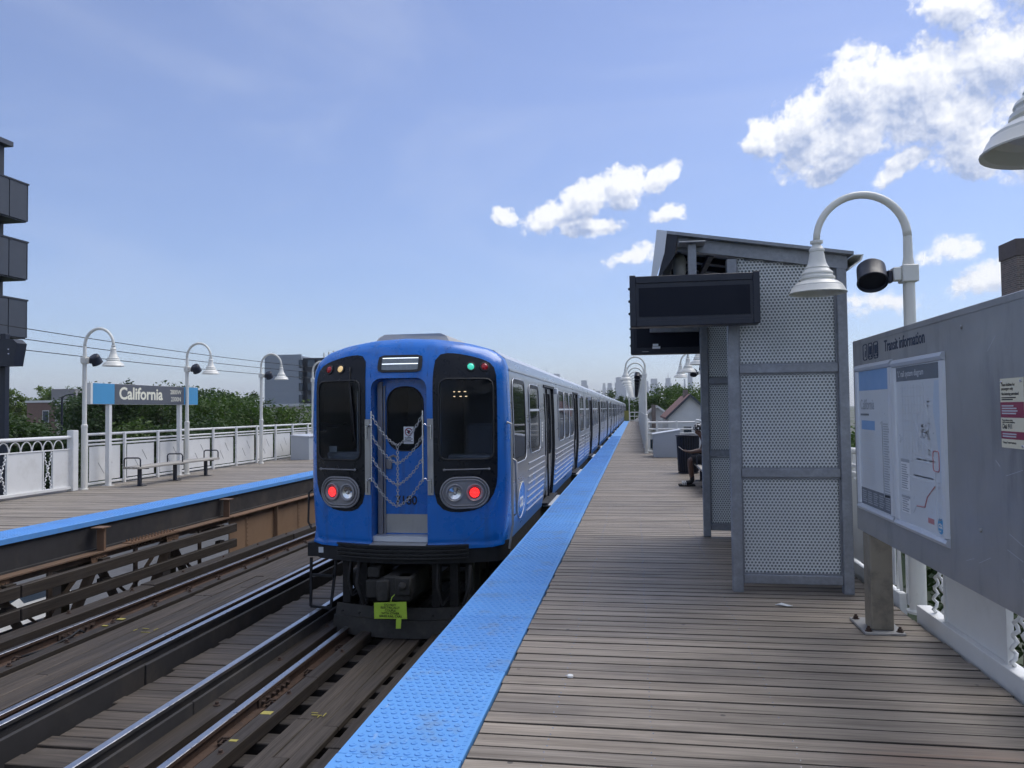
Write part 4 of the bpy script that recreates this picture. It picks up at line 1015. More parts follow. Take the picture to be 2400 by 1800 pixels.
# the other cars of the train: plain ends, alternate cars turned end for end
car2 = thing('rail_car', '', 'rail car', (XC, YC, RT), 'cars of the stopped train')
car_sides(car2, .25, False)
ORD = ['second', 'third', 'fourth', 'fifth', 'sixth', 'seventh', 'eighth', 'ninth', 'tenth', 'eleventh', 'twelfth', 'thirteenth', 'fourteenth', 'fifteenth']
for k in range(7):
    o = car2 if k == 0 else copy_tree(car2)
    y0 = YC + (k + 1) * 14.98
    if k % 2 == 0: o.rotation_euler.z = math.pi; o.location = (XC, y0 + L_CAR + .1, RT)
    else: o.rotation_euler.z = 0; o.location = (XC, y0 - .15, RT)
    o['label'] = f'stainless rail car with blue print, {ORD[k]} car back from the blue front'
# ================================================================== platform furniture
# ---- lamp posts (arch towards local +x)
SHADE = [(.22, 0), (.223, .006), (.215, .014), (.201, .045), (.176, .075), (.142, .097), (.128, .101), (.126, .110), (.135, .117), (.133, .132), (.119, .142), (.116, .152), (.122, .159), (.117, .172), (.100, .186), (.090, .20), (.093, .207), (.082, .222), (.070, .25), (.062, .285), (.057, .32), (.054, .335), (.059, .342), (.059, .358), (.052, .366), (.040, .385), (.033, .395), (.033, .402), (.049, .408), (.049, .428), (.031, .434)]
def make_lamp():
    r_ = thing('lamp_post', '', 'lamp post')
    MB().lathe([(.085, 0), (.085, .02), (.062, .03), (.062, 1.28), (.066, 1.285), (.066, 1.33), (.050, 1.345), (.047, 1.36), (.044, 2.66), (.044, 2.75), (.036, 2.80), (.033, 2.97)], 18, cap0=True).build('pole', MAT['cream'], r_, 35)
    a0 = [(.345 - .345 * math.cos(R(a)), 0, 2.965 + .355 * math.sin(R(a))) for a in range(0, 181, 9)]
    MB().tube(a0, [.033 - .006 * k / 20 for k in range(21)], 14).build('arch', MAT['cream'], r_, 180)
    sh = MB().lathe([(q[0], q[1] + 2.535) for q in SHADE], 32, (.69, 0, 0)).lathe([(.222, 2.5352), (.206, 2.545), (.19, 2.60), (.15, 2.63), (.001, 2.635)], 32, (.69, 0, 0)).build('lamp_shade', MAT['cream'], r_, 30)
    MB().lathe([(.15, 2.60), (.10, 2.575), (.05, 2.565), (.001, 2.562)], 20, (.69, 0, 0)).build('lens', MAT['lens'], sh, 60)
    MB().cbox(-.058, .062, -.066, .066, 2.60, 2.735, .006).cbox(.063, .125, -.045, .045, 2.615, 2.72, .006).build('clamp_box', MAT['cream'], r_)
    tilt = Matrix.Rotation(R(36), 3, 'X') @ Matrix.Rotation(R(-6), 3, 'Y')
    fl = MB().lathe([(.001, .12), (.085, .118), (.108, .09), (.112, -.06), (.118, -.07), (.112, -.075), (.10, -.05), (.001, -.045)], 22, (.275, 0, 2.66), tilt).build('floodlight', MAT['black'], r_, 35)
    MB().cbox(.126, .162, -.03, .03, 2.60, 2.70, .006).build('yoke', MAT['black'], fl)
    MB().lathe([(.001, -.052), (.1, -.0505)], 22, (.275, 0, 2.66), tilt).build('flood_glass', MAT['screen'], fl)
    return r_
lamp0 = make_lamp(); used = [False]
def place_lamp(x, y, label, group, right, dz=0.0):
    o = lamp0 if not used[0] else copy_tree(lamp0); used[0] = True
    o.location = (x, y, dz); o.rotation_euler.z = math.pi if right else 0
    o['label'] = label; o['group'] = group
    o.scale.z = 1.0
    return o
G1, G2, G3 = 'lamp posts on the far platform', 'lamp posts on the near platform', 'lamp posts along the narrow platform end'
L_ = [('white arched lamp post at the left end of the station sign', 15.08), ('white arched lamp post behind the right end of the station sign', 18.96), ('white arched lamp post between the station sign and the train front', 23.1), ('white arched lamp post half hidden behind the left edge of the train', 27.1)]
for lb, y in L_: place_lamp(-11.86, y, lb, G1, False, .0 if False else 0).scale = (1, 1, 1.055)
place_lamp(2.16, 6.5, 'large cream arched lamp post rising behind the transit information board', G2, True)
place_lamp(2.06, 2.72, 'closest lamp post, only part of its shade shows at the right edge', G2, True).scale = (1, 1, .968)
for lb, y in (('lamp post just behind the far frame of the shelter', 11.0), ('second lamp post past the shelter, half hidden by its frame', 14.6), ('third lamp post past the shelter, shade below the hanging display', 18.2), ('fourth lamp post past the shelter, by the litter bin', 22.0), ('fifth lamp post past the shelter, beside the cross railing', 25.6)):
    place_lamp(2.16, y, lb, G2, True).scale = (1, 1, 1.03)
for k in range(13):
    place_lamp(.36, 28.0 + 3.85 * k, f'arched lamp post in the far row, {(["nearest"] + ORD)[k] if k < 12 else "farthest"} of the row past the grey cabinet', G3, True).scale = (1, 1, 1.045)

# ---- station name sign
sg = thing('station_sign', 'grey and blue California station name sign on white posts', 'sign', (-11.9, 17.4, 0))
sx0, sx1 = -12.02, -11.88
MB().cbox(sx0, sx1 - .004, 15.30, 19.52, 1.862, 2.338, .006).build('sign_box', MAT['white'], sg)
MB().box(sx1 - .0035, sx1, 16.09, 18.85, 1.868, 2.334).build('sign_panel', MAT['sign_grey'], sg)
MB().box(sx1 - .0035, sx1, 15.37, 16.085, 1.868, 2.334).build('blue_band', MAT['sign_blue'], sg); MB().box(sx1 - .0035, sx1, 18.855, 19.51, 1.868, 2.334).build('blue_band', MAT['sign_blue'], sg)
text('station_name', 'California', .40, (sx1 + .001, 16.24, 1.985), (0, 1, 0), (0, 0, 1), MAT['sign_text'], sg, .024, squeeze=1.07)
text('street_number', '2800W', .16, (sx1 + .001, 18.24, 2.135), (0, 1, 0), (0, 0, 1), MAT['sign_text'], sg, .008)
text('street_number', '2300N', .16, (sx1 + .001, 18.27, 1.95), (0, 1, 0), (0, 0, 1), MAT['sign_text'], sg, .008)
for y in (15.98, 18.75): MB().cbox(-12.0, -11.9, y - .05, y + .05, .012, 1.861, .006).box(-12.05, -11.85, y - .09, y + .09, .001, .0115).build('post', MAT['white'], sg)

# ---- benches
def make_bench(label, x, y0, y1, group, ext=1):
    bn = thing('bench', label, 'bench', (x, (y0 + y1) / 2, 0), group)
    for k in range(4): MB().cbox(x - .21 + k * .11, x - .115 + k * .11, y0, y1, .405, .455, .008).build('seat_slat', MAT['bench_wood'], bn)
    for yy in (y0 + .32, (y0 + y1) / 2, y1 - .32):
        MB().cbox(x - .035, x + .035, yy - .035, yy + .035, .012, .40, .004).box(x - .13, x + .13, yy - .07, yy + .07, .001, .0115).bar((x - .21, yy, .395), (x + .22, yy, .395), .05, .018).build('pedestal', MAT['black'], bn)
    for yy in (y0 + .06, (y0 + y1) / 2, y1 - .06):
        pts = [(x - .2, yy, .456), (x - .2, yy, .60), (x - .185, yy, .635), (x - .15, yy, .65), (x + .15, yy, .65), (x + .185, yy, .635), (x + .2, yy, .60), (x + .2, yy, .456)]
        MB().tube(pts, .016, 8).build('armrest', MAT['black'], bn, 60)
    return bn
make_bench('slatted wooden bench with black arms under the station sign', -11.12, 15.6, 18.95, 'platform benches')
make_bench('wooden slat bench beyond the shelter that the seated person uses', 1.42, 14.4, 17.9, 'platform benches')

# ---- grey equipment cabinets
def cabinet(label, x0, x1, y0, y1, zf, zb, flip):
    cb = thing('equipment_cabinet', label, 'cabinet', ((x0 + x1) / 2, (y0 + y1) / 2, 0), 'grey platform cabinets')
    a, c = (zf, zb) if not flip else (zb, zf)
    MB().prism([(x0, .002), (x1, .002), (x1, c), (x0, a)], y0, y1, lambda u, v, q_: (u, q_, v)).build('box', MAT['cabinet'], cb)
    MB().prism([(x0 - .025, a + .001), (x1 + .025, c + .001), (x1 + .025, c + .028), (x0 - .025, a + .028)], y0 - .025, y1 + .025, lambda u, v, q_: (u, q_, v)).build('lid', M('cabinet_lid', (.55, .58, .62), .4, .2, .05, 4), cb)
    MB().cbox(x0 - .016, x0 - .001, y0 + .15, y0 + .19, .45, .6, .003).build('hasp', MAT['grey_frame'], cb)
    return cb
cabinet('sloped grey cabinet against the far platform railing beside the train', -11.66, -11.0, 24.8, 26.4, .82, .78, False)
cabinet('sloped grey cabinet in front of the cross railing on the near platform', .56, 1.42, 25.7, 26.9, .74, .88, False)

# ---- railings
def arch_fence(rt_, x, y0, y1, arches=True, ztop=1.15):
    MB().tube([(x, y0, ztop), (x, y1, ztop)], .038, 10).build('top_rail', MAT['white'], rt_, 60)
    MB().cbox(x - .05, x + .05, y0, y1, -.10 if x > 0 else .05, .11, .004).build('bottom_rail', MAT['white'], rt_)
    MB().cbox(x - .02, x + .02, y0, y1, .885, .91, .004).build('mid_rail', MAT['white'], rt_)
    y = y0
    while y < y1 - .4:
        e = min(y + .93, y1)
        MB().cbox(x - .006, x + .006, y + .005, e - .005, .112, .884, .002).build('panel', MAT['white'], rt_)
        for q_ in (y + .012, e - .012): MB().box(x - .02, x + .02, q_ - .014, q_ + .014, .111, .884).build('panel_frame', MAT['white'], rt_)
        if e + .27 < y1:
            for s_ in (-1, 1):
                pts = []
                for k in range(33):
                    f = k / 32; yy = e + .125 + s_ * (.085 if abs(f - .5) > .35 else .085 * abs(f - .5) / .35) * (1 if f < .5 else -1); pts.append((x + .014 * math.cos(f * 60 + s_), yy + .014 * math.sin(f * 60 + s_), .115 + f * .765))
                MB().tube(pts, .013, 5).build('twisted_baluster', MAT['white'], rt_, 180)
        y = e + .25
    if arches:
        y = y0 + .02
        while y + .28 < y1:
            MB().tube([(x, y + .14 - .135 * math.cos(R(a)), .91 + (.19 * math.sin(R(a)))) for a in range(0, 181, 15)], .012, 6).build('arch', MAT['white'], rt_, 180); y += .285
def panel_fence(rt_, x, ys, ztop=1.18, slits=True):
    y0, y1 = ys[0], ys[-1]
    for z, r_ in ((ztop, .03), (ztop - .15, .022)): MB().tube([(x, y0, z), (x, y1, z)], r_, 8).build('rail', MAT['white'], rt_, 60)
    MB().cbox(x - .025, x + .025, y0, y1, .93, .97, .004).build('rail', MAT['white'], rt_); MB().cbox(x - .03, x + .03, y0, y1, -.10 if x > 1 else .04, .09, .004).build('bottom_rail', MAT['white'], rt_)
    for y in ys: MB().cbox(x + .031, x + .085, y - .03, y + .03, .001, ztop + .02, .004).build('post', MAT['white'], rt_)
    for a, c in zip(ys, ys[1:]):
        pn = MB().cbox(x - .006, x + .006, a + .17, c - .09, .12, .90, .002).build('panel', MAT['white'], rt_)
        br = MB()
        for (yy, d_) in ((a + .08, .04), (a + .08, -.04)): br.bar((x, yy - d_, .1), (x, yy + d_, .92), .012, .022, (1, 0, 0))
        br.build('lattice_bar', MAT['white'], rt_)
        if slits:
            mid = (a + c) / 2 + .04; q = MB()
            for (dy_, dz_, s_) in ((-.14, -.10, -1), (.14, .12, -1)):
                q.bar((x + .0075, mid + dy_ - .10, .5 + dz_ + .13), (x + .0075, mid + dy_ + .10, .5 + dz_ - .13), .012, .004, (1, 0, 0))
            stuff(q.build('panel_slits', MAT['grey_frame'], pn))
f1 = thing('railing', 'white railing with a row of arches at the left edge', 'railing', (-11.95, 12, 0), 'white platform railings')
arch_fence(f1, -11.95, 6.0, 14.75); MB().cbox(-12.02, -11.86, 14.75, 14.91, .001, 1.30, .01).build('end_post', MAT['white'], f1)
f2 = thing('railing', 'long white panelled railing behind the bench and station sign', 'railing', (-12.2, 30, 0), 'white platform railings')
panel_fence(f2, -12.2, [15.5 + 1.31 * k for k in range(34)])
f3 = thing('railing', 'white railing with twisted bars behind the transit information board', 'railing', (2.13, 5, 0), 'white platform railings')
arch_fence(f3, 2.13, .2, 6.3)
f3b = thing('railing', 'white railing running behind the shelter and the second bench', 'railing', (2.13, 17, 0), 'white platform railings')
panel_fence(f3b, 2.13, [6.75 + 1.52 * k for k in range(15)], slits=False)
f4 = thing('railing', 'white cross railing where the platform narrows behind the grey cabinet', 'railing', (1.2, 28.2, 0), 'white platform railings')
for z, r_ in ((1.10, .035), (.86, .03), (.70, .03), (.06, .03)): MB().tube([(.45, 28.25, z), (2.13, 28.25, z)], r_, 8).build('rail', MAT['white'], f4, 60)
for x in (.36, .75, 1.45, 2.13): MB().cbox(x - .035, x + .035, 28.215, 28.285, .001, 1.16, .005).build('post', MAT['white'], f4)
MB().cbox(.78, 2.05, 28.24, 28.26, .09, .69, .002).build('panel', MAT['white'], f4)
f5 = thing('railing', 'white panelled railing along the narrow platform end', 'railing', (.42, 60, 0), 'white platform railings')
panel_fence(f5, .42, [28.3 + 1.93 * k for k in range(35)], slits=False)

# ---- far end of the platform
eb = thing('end_barrier', 'yellow barrier panel at the far end of the platform', 'barrier', (-.6, 97, 0))
MB().cbox(-1.40, -.78, 97.1, 97.16, .05, 1.3, .01).build('board', MAT['yellow'], eb)
for x in (-1.3, -.85): MB().box(x - .04, x + .04, 97.17, 97.25, .001, 1.25).build('post', MAT['white'], eb)
gp_ = thing('sign_pole', 'thin white pole at the far end of the platform', 'pole', (-.72, 90, 0))
MB().lathe([(.09, .001), (.05, .05), (.05, 4.0), (.01, 4.05)], 10, (-.72, 90, 0)).build('shaft', MAT['white'], gp_)
ef = thing('railing', 'short white end railing closing off the platform', 'railing', (-.1, 97, 0), 'white platform railings')
for z in (1.1, .6, .1): MB().tube([(-.7, 97.3, z), (.4, 97.3, z)], .04, 6).build('rail', MAT['white'], ef)
for x in (-.7, -.15, .4): MB().box(x - .04, x + .04, 97.35, 97.43, .001, 1.15).build('post', MAT['white'], ef)

# ---- shelter
sh = thing('platform_shelter', 'galvanised steel shelter with perforated panels and a sloping roof', 'shelter', (1.33, 8.5, 0))
YA, YB = 7.03, 9.98
def roof_z(x): return 3.198 - (x - .312) * (3.198 - 2.946) / (1.865 - .312)
def perforated(w_, zlo, ztl, ztr, pitch=.0305, hole=.0103, n=10, th=.004):
    """sheet in local x-z with staggered round holes, real openings"""
    q = MB(); hx = pitch; hz = pitch * .866; rows = int((max(ztl, ztr) - zlo) / hz) - 1
    top = lambda x: ztl + (ztr - ztl) * x / w_
    hexr = pitch / math.sqrt(3)
    for j in range(rows + 2):
        z = zlo + hz * (j + .5); x = hx * (.5 if j % 2 else 1.0)
        while x < w_ - hx * .3:
            if z + hz * .9 < top(x):
                outer = [(x + hexr * math.cos(R(30 + 60 * k)), z + hexr * math.sin(R(30 + 60 * k))) for k in range(6)]
                inner = [(x + hole * math.cos(R(30 + 36 * k)), z + hole * math.sin(R(30 + 36 * k))) for k in range(10)]
                vs = [(u, 0, v) for u, v in outer] + [(u, 0, v) for u, v in inner] + [(u, th, v) for u, v in inner]
                fs = []; own = [0, 1, 1, 2, 2, 3, 4, 4, 5, 5]
                own = [int(((36 * k) + 30) // 60) % 6 for k in range(10)]
                for k in range(10):
                    a, c = own[k], own[(k + 1) % 10]; i0, i1 = 6 + k, 6 + (k + 1) % 10
                    fs.append((a, i0, i1) if a == c else (a, c, i1, i0))
                    fs.append((i0, i1, i1 + 10, i0 + 10))
                q.add(vs, fs)
            x += hx
    return q
PZ = [(.165, .995), (1.085, 1.915), (2.005, 2.86)]
pan_me = {}
for k, (z0, z1) in enumerate(PZ):
    q = perforated(.83, z0, z1 + (.115 if k == 2 else 0), z1 - (.01 if k == 2 else 0)); pan_me[k] = q.mesh('perforated_panel', MAT['perf'], fix=False)
def frame(yy, dirn):
    MB().cbox(.822, .912, yy, yy + .09, .001, roof_z(.86) - .16, .006).build('post', MAT['galv'], sh); MB().cbox(1.748, 1.832, yy, yy + .09, .001, roof_z(1.79) - .12, .006).build('post', MAT['galv'], sh)
    for z in (.078, 1.005, 1.922): MB().cbox(.913, 1.747, yy + .012, yy + .075, z, z + .078, .006).build('rail', MAT['galv'], sh)
    MB().prism([(.40, roof_z(.40) - .135), (.40, roof_z(.40) - .02), (1.84, roof_z(1.84) - .02), (1.84, roof_z(1.84) - .135)], yy - .003, yy + .093, lambda u, v, q_: (u, q_, v)).build('roof_beam', MAT['galv'], sh)
    for k in range(3):
        o = obj('perforated_panel', pan_me[k], sh); o.location = Vector((.915, yy + .04, 0)) - Vector(sh['_o'])
        z0, z1 = PZ[k]; e = MB()
        MB().prism([(.916, z0), (1.744, z0), (1.744, z1 - (.02 if k == 2 else 0)), (.916, z1 + (.09 if k == 2 else 0))], yy + .056, yy + .060, lambda u, v, q_: (u, q_, v)).build('backing_pane', MAT['frosted'], sh)
        e.box(.9125, .928, yy + .034, yy + .052, z0 - .008, z1 + .01); e.box(1.733, 1.7475, yy + .034, yy + .052, z0 - .008, z1 - .005); e.box(.928, 1.733, yy + .034, yy + .052, z0 - .009, z0 + .006)
        if k < 2: e.box(.928, 1.733, yy + .034, yy + .052, z1 - .006, z1 + .006)
        e.build('panel_edge', MAT['galv'], sh)
frame(YA, 1); frame(YB, 1)
# back wall towards the railing: two perforated bays
for (a, c) in ((YA + .09, 8.52), (8.58, YB)):
    if a < 8: MB().cbox(1.75, 1.83, 8.52, 8.58, .001, roof_z(1.79) - .12, .006).build('post', MAT['galv'], sh)
    for z in (.078, 1.005, 1.922): MB().cbox(1.765, 1.82, a + .001, c - .001, z, z + .078, .006).build('rail', MAT['galv'], sh)
    for k in range(3):
        o = obj('perforated_panel', pan_me[k], sh); o.location = Vector((1.795, a + .0, -.02 if k == 2 else 0)) - Vector(sh['_o']); o.rotation_euler.z = math.pi / 2; o.scale.x = (c - a) / .83
# roof deck, fascia and gutter
rf = MB().prism([(.30, roof_z(.30) - .018), (.30, roof_z(.30) + .01), (1.875, roof_z(1.875) + .01), (1.875, roof_z(1.875) - .018)], YA - .08, YB + .17, lambda u, v, q_: (u, q_, v)).build('roof', MAT['galv'], sh)
MB().prism([(.215, 3.222), (.305, 3.206), (.278, 3.01), (.20, 2.78), (.155, 2.78)], YA - .085, YA - .075, lambda u, v, q_: (u, q_, v)).prism([(.215, 3.222), (.225, 3.222), (.165, 2.78), (.155, 2.78)], YA - .074, YB + .17, lambda u, v, q_: (u, q_, v)).build('fascia', MAT['alu'], rf)
MB().prism([(.30, 3.19), (.40, 3.17), (.37, 2.99), (.23, 2.79), (.215, 2.79), (.28, 3.01)], YA - .072, YB + .16, lambda u, v, q_: (u, q_, v)).build('light_cove', MAT['black'], rf)
MB().prism([(1.876, 2.925), (1.955, 2.925), (1.935, 2.87), (1.842, 2.80), (1.842, 2.82), (1.925, 2.878), (1.94, 2.918), (1.876, 2.918)], YA - .08, YB + .17, lambda u, v, q_: (u, q_, v)).build('gutter', MAT['cream'], rf)
for yy in [YA + .35 + .42 * k for k in range(7)]: MB().prism([(.42, roof_z(.42) - .075), (.42, roof_z(.42) - .02), (1.80, roof_z(1.80) - .02), (1.80, roof_z(1.80) - .075)], yy, yy + .035, lambda u, v, q_: (u, q_, v)).build('purlin', MAT['black'], rf)
q = MB()
for x in (.7, .95, 1.2): q.bar((x, YA + .10, roof_z(x) - .12), (x, YB, roof_z(x) - .12), .05, .05)
q.build('heater', MAT['black'], sh)
hl_ = MB().lathe([(.001, 0), (.05, .005), (.062, .04), (.06, .16), (.04, .2), (.001, .205)], 14, (.43, YA + .3, 2.86)).build('dome_lamp', MAT['lens'], sh, 60)
MB().bar((.43, YA + .3, 3.066), (.43, YA + .3, 3.14), .03, .03).build('lamp_bracket', MAT['galv'], hl_)

# ---- hanging displays
def display(label, y, x0, x1, z0, z1, grp, yb):
    d_ = thing('display_sign', label, 'display', ((x0 + x1) / 2, y, z0), grp)
    MB().cbox(x0, x1, y - .07, y + .10, z0, z1, .008).build('housing', MAT['black'], d_)
    fr_ = MB(); yf = y - .0705
    MB().box(x0 + .075, x1 - .075, yf - .004, yf - .0005, z0 + .085, z1 - .10).build('screen', MAT['screen'], d_)
    fr_.cbox(x0 - .004, x0 + .05, yf - .010, yf - .0008, z0 + .004, z1 + .012, .004); fr_.cbox(x1 - .05, x1 + .006, yf - .010, yf - .0008, z0 + .004, z1 + .012, .004); fr_.cbox(x0 + .051, x1 - .051, yf - .010, yf - .0008, z1 - .06, z1 + .002, .004); fr_.cbox(x0 + .051, x1 - .051, yf - .010, yf - .0008, z0 + .002, z0 + .05, .004)
    fr_.build('bezel', MAT['black'], d_)
    for k in range(3): MB().lathe([(.012, 0), (.012, .014), (.002, .018)], 8, (x0, y - .02, z0 + .12 + k * .11), Matrix.Rotation(-math.pi / 2, 3, 'Y')).build('latch', MAT['blackm'], d_)
    return d_
d1 = display('black hanging display screen in front of the shelter', 6.83, -.03, 1.055, 2.335, 2.772, 'hanging display screens', 0)
MB().cbox(.478, .548, 6.86, 6.95, 2.782, 3.062, .004).cbox(.40, .625, 6.80, 7.02, 3.063, 3.075, .003).build('hanger', MAT['galv'], d1)
d2 = display('second black display mounted on the far frame of the shelter', 10.2, -.045, 1.0, 2.325, 2.76, 'hanging display screens', 0)
MB().cbox(.20, .82, 10.03, 10.12, 2.60, 2.665, .004).build('bracket_arm', MAT['galv'], d2)
q = MB().box(.235, .305, 10.118, 10.122, 2.43, 2.458); q.box(.23, .33, 10.118, 10.1225, 2.395, 2.425); q.build('data_label', MAT['white_print'], d2)
MB().box(.10, .18, 10.118, 10.122, 2.355, 2.365).build('maker_strip', MAT['grey_frame'], d2)
d3 = thing('display_sign', 'black display sign on a dark pole at the left edge', 'display', (-12.6, 13.6, 0), 'hanging display screens')
MB().prism([(-13.6, 2.62), (-12.20, 2.62), (-12.115, 3.07), (-12.22, 3.155), (-13.6, 3.19)], 13.5, 13.75, lambda u, v, q_: (u, q_, v)).build('housing', MAT['black'], d3)
MB().cbox(-12.74, -12.62, 13.76, 13.88, .001, 3.3, .006).build('pole', MAT['black'], d3)
q = MB()
for z in (2.86, 2.95): q.lathe([(.018, 0), (.012, .012), (.002, .016)], 8, (-12.31, 13.5, z), Matrix.Rotation(math.pi / 2, 3, 'X'))
q.build('screw_cap', MAT['chrome'], d3)

# ---- transit information board
BX = 1.64
ib = thing('information_board', 'large stainless transit information board with two framed posters', 'information board', (BX, 4.4, 0))
MB().cbox(BX, BX + .05, 2.35, 6.18, .70, 2.115, .004).build('panel', MAT['stainless'], ib)
MB().box(BX - .0035, BX - .0005, 2.37, 6.165, 2.08, 2.105).build('top_trim', MAT['stainless'], ib)
for y in (5.98, 2.75):
    po = MB().cbox(BX + .005, BX + .155, y - .085, y + .085, .021, .699, .005).build('post', M('weathered_post_steel', (.30, .27, .215), .5, .4, .15, 5, (.12, .11, .10), .6, 6), ib)
    MB().cbox(BX - .06, BX + .215, y - .15, y + .26, .001, .02, .003).build('base_plate', MAT['stainless'], po)
    for dx_ in (-.025, .185):
        for dy_ in (-.11, .215): MB().lathe([(.026, .021), (.026, .025), (.017, .026), (.017, .042), (.010, .043), (.010, .055), (.001, .056)], 6, (BX + dx_, y + dy_, 0)).build('anchor_bolt', MAT['rust'], po)
for (yy, zz) in ((4.05, 1.02), (3.55, .98), (3.0, 1.9), (3.3, .82), (2.6, 2.0), (4.2, 2.02), (3.25, 1.55)):
    MB().lathe([(.012, 0), (.011, .005), (.006, .008), (.001, .0085)], 10, (BX - .0005, yy, zz), Matrix.Rotation(-math.pi / 2, 3, 'Y')).build('bolt', MAT['stainless'], ib, 40)
q = MB(); rd = random.Random(9)
for k in range(26):                                   # old key scratches
    yy, zz, a, l_ = rd.uniform(2.6, 4.35), rd.uniform(.8, 2.0), rd.uniform(-1.2, 1.2), rd.uniform(.03, .16)
    q.bar((BX - .0003, yy, zz), (BX - .0003, yy + l_ * math.cos(a), zz + l_ * math.sin(a)), .0016, .0006, (1, 0, 0))
stuff(q.build('scratches', MAT['alu'], ib))
# heading and symbols
XB = BX - .0008
text('heading', 'Transit information', .105, (XB, 5.43, 1.985), (0, -1, 0), (0, 0, 1), MAT['navy_ink'], ib, .012, squeeze=.88)
q = MB()
for k in range(3):
    yc_ = 5.86 - k * .125
    pts = rrect(yc_ - .045, yc_ + .045, 1.955, 2.065, .015, 3)
    q.tube([(XB, u, v) for u, v in pts], .004, 4, True)
q.bar((XB, 5.86, 1.975), (XB, 5.85, 2.02), .014, .003, (1, 0, 0)); q.lathe([(.008, 0), (.001, .002)], 8, (XB, 5.852, 2.04), Matrix.Rotation(-math.pi / 2, 3, 'Y'))
for yc_ in (5.735, 5.61): q.box(XB - .002, XB, yc_ - .025, yc_ + .025, 1.985, 2.045); q.box(XB - .002, XB, yc_ - .03, yc_ - .012, 1.967, 1.979); q.box(XB - .002, XB, yc_ + .012, yc_ + .03, 1.967, 1.979)
q.build('pictogram', MAT['navy_ink'], ib)
def lines(q, y0, y1, z0, z1, n, xx, fill=.55, ragged=.3):
    """rows of small print, y0 > y1 (reading runs towards -Y)"""
    h = (z1 - z0) / n
    for k in range(n): q.box(xx - .0006, xx, y0 - (y0 - y1) * (1 - random.random() * ragged), y0, z1 - (k + .5) * h - h * fill / 2, z1 - (k + .5) * h + h * fill / 2)
def poster(label, ya, yb, z0, z1):
    pf = thing('poster_frame', label, 'poster', (BX, (ya + yb) / 2, z0), 'framed posters on the information board')
    w_ = .05; f_ = MB()
    for (a, c, e, g_) in ((ya, yb, z0, z0 + w_), (ya, yb, z1 - w_, z1), (ya, ya - w_, z0 + w_, z1 - w_), (yb + w_, yb, z0 + w_, z1 - w_)):
        if e + w_ >= g_ - 1e-6: f_.prism([(BX - .0008, e), (BX - .0008, g_), (BX - .018, g_ - .006), (BX - .028, (e + g_) / 2), (BX - .018, e + .006)], min(a, c), max(a, c), lambda u, v, s_: (u, s_, v))
        else: f_.prism([(BX - .0008, min(a, c)), (BX - .0008, max(a, c)), (BX - .018, max(a, c) - .006), (BX - .028, (a + c) / 2), (BX - .018, min(a, c) + .006)], e, g_, lambda u, v, s_: (u, v, s_))
    f_.build('frame', MAT['alu'], pf)
    MB().box(BX - .006, BX - .0009, yb + w_ - .005, ya - w_ + .005, z0 + w_ - .005, z1 - w_ + .005).build('sheet', MAT['paper'], pf)
    return pf
XS = BX - .0062
p1_ = poster('framed station timetable poster headed California', 6.07, 5.27, .865, 1.925)
q = MB().box(XS - .0006, XS, 5.32, 6.015, 1.735, 1.875); q.build('header_band', MAT['poster_blue'], p1_)
text('poster_title', 'California', .105, (XS - .0008, 5.99, 1.60), (0, -1, 0), (0, 0, 1), MAT['poster_mid'], p1_, .0, squeeze=.8, depth=.0003)
q = MB(); lines(q, 5.99, 5.75, 1.55, 1.575, 1, XS); q.build('subtitle', MAT['poster_grey'], p1_)
q = MB().box(XS - .0006, XS, 5.66, 5.97, 1.455, 1.52); q.build('photo_strip', MAT['poster_blue'], p1_)
q = MB()
for z in (1.37, 1.27, 1.15, 1.06): lines(q, 5.97, 5.66, z, z + .085, 6, XS)
q.box(XS - .0008, XS, 5.66, 5.97, 1.245, 1.262); q.box(XS - .0008, XS, 5.66, 5.97, 1.035, 1.05); q.build('timetable_text', MAT['poster_pale'], p1_)
q = MB().tube([(XS - .0003, 5.50, 1.52), (XS - .0003, 5.49, 1.01)], .004, 4)
for k in range(30): q.box(XS - .0006, XS, 5.40 - random.random() * .05, 5.48, 1.02 + k * .0165, 1.028 + k * .0165)
q.build('route_list', MAT['poster_mid'], p1_)
MB().box(XS - .0006, XS, 5.32, 6.015, .915, 1.035).build('footer_band', MAT['poster_grey'], p1_)
q = MB()
for k in range(5): lines(q, 5.99 - k * .13, 5.88 - k * .13, .93, 1.02, 6, XS - .0007)
q.build('footer_text', MAT['poster_mid'], p1_)
p2_ = poster('framed rail system map poster beside the timetable', 5.245, 4.42, .862, 1.915)
MB().box(XS - .0006, XS, 4.47, 5.19, 1.775, 1.862).build('header_band', MAT['poster_grey'], p2_)
text('map_title', "'L' rail system diagram", .052, (XS - .0009, 5.165, 1.803), (0, -1, 0), (0, 0, 1), MAT['poster_pale'], p2_, .006, squeeze=.95, depth=.0003)
MP = lambda u, v: (XS - .0004, 5.19 - u * .72, .915 + v * .86)      # u, v across the sheet
lake = MB().fan([MP(u, v)[1:] for u, v in ((.86, .985), (.985, .985), (.985, .30), (.93, .34), (.91, .52), (.87, .66), (.82, .80))], lambda u, v: (XS - .0003, u, v)).build('map_lake', MAT['poster_lake'], p2_)
q = MB()
for k in range(9): q.tube([MP(.06 + .02 * k, .95 - .06 * k), MP(.62 + .02 * (k % 3), .95 - .06 * k)], .0008, 3)
for k in range(8): q.tube([MP(.14 + .07 * k, .97), MP(.14 + .07 * k, .40 + .04 * (k % 3))], .0008, 3)
for k in range(120):
    a = MP(random.uniform(.05, .8), random.uniform(.05, .97)); q.box(a[0] - .0003, a[0], a[1] - random.uniform(.01, .035), a[1], a[2] - .0025, a[2] + .0025)
stuff(q.build('map_grid', MAT['poster_pale'], p2_))
q = MB()
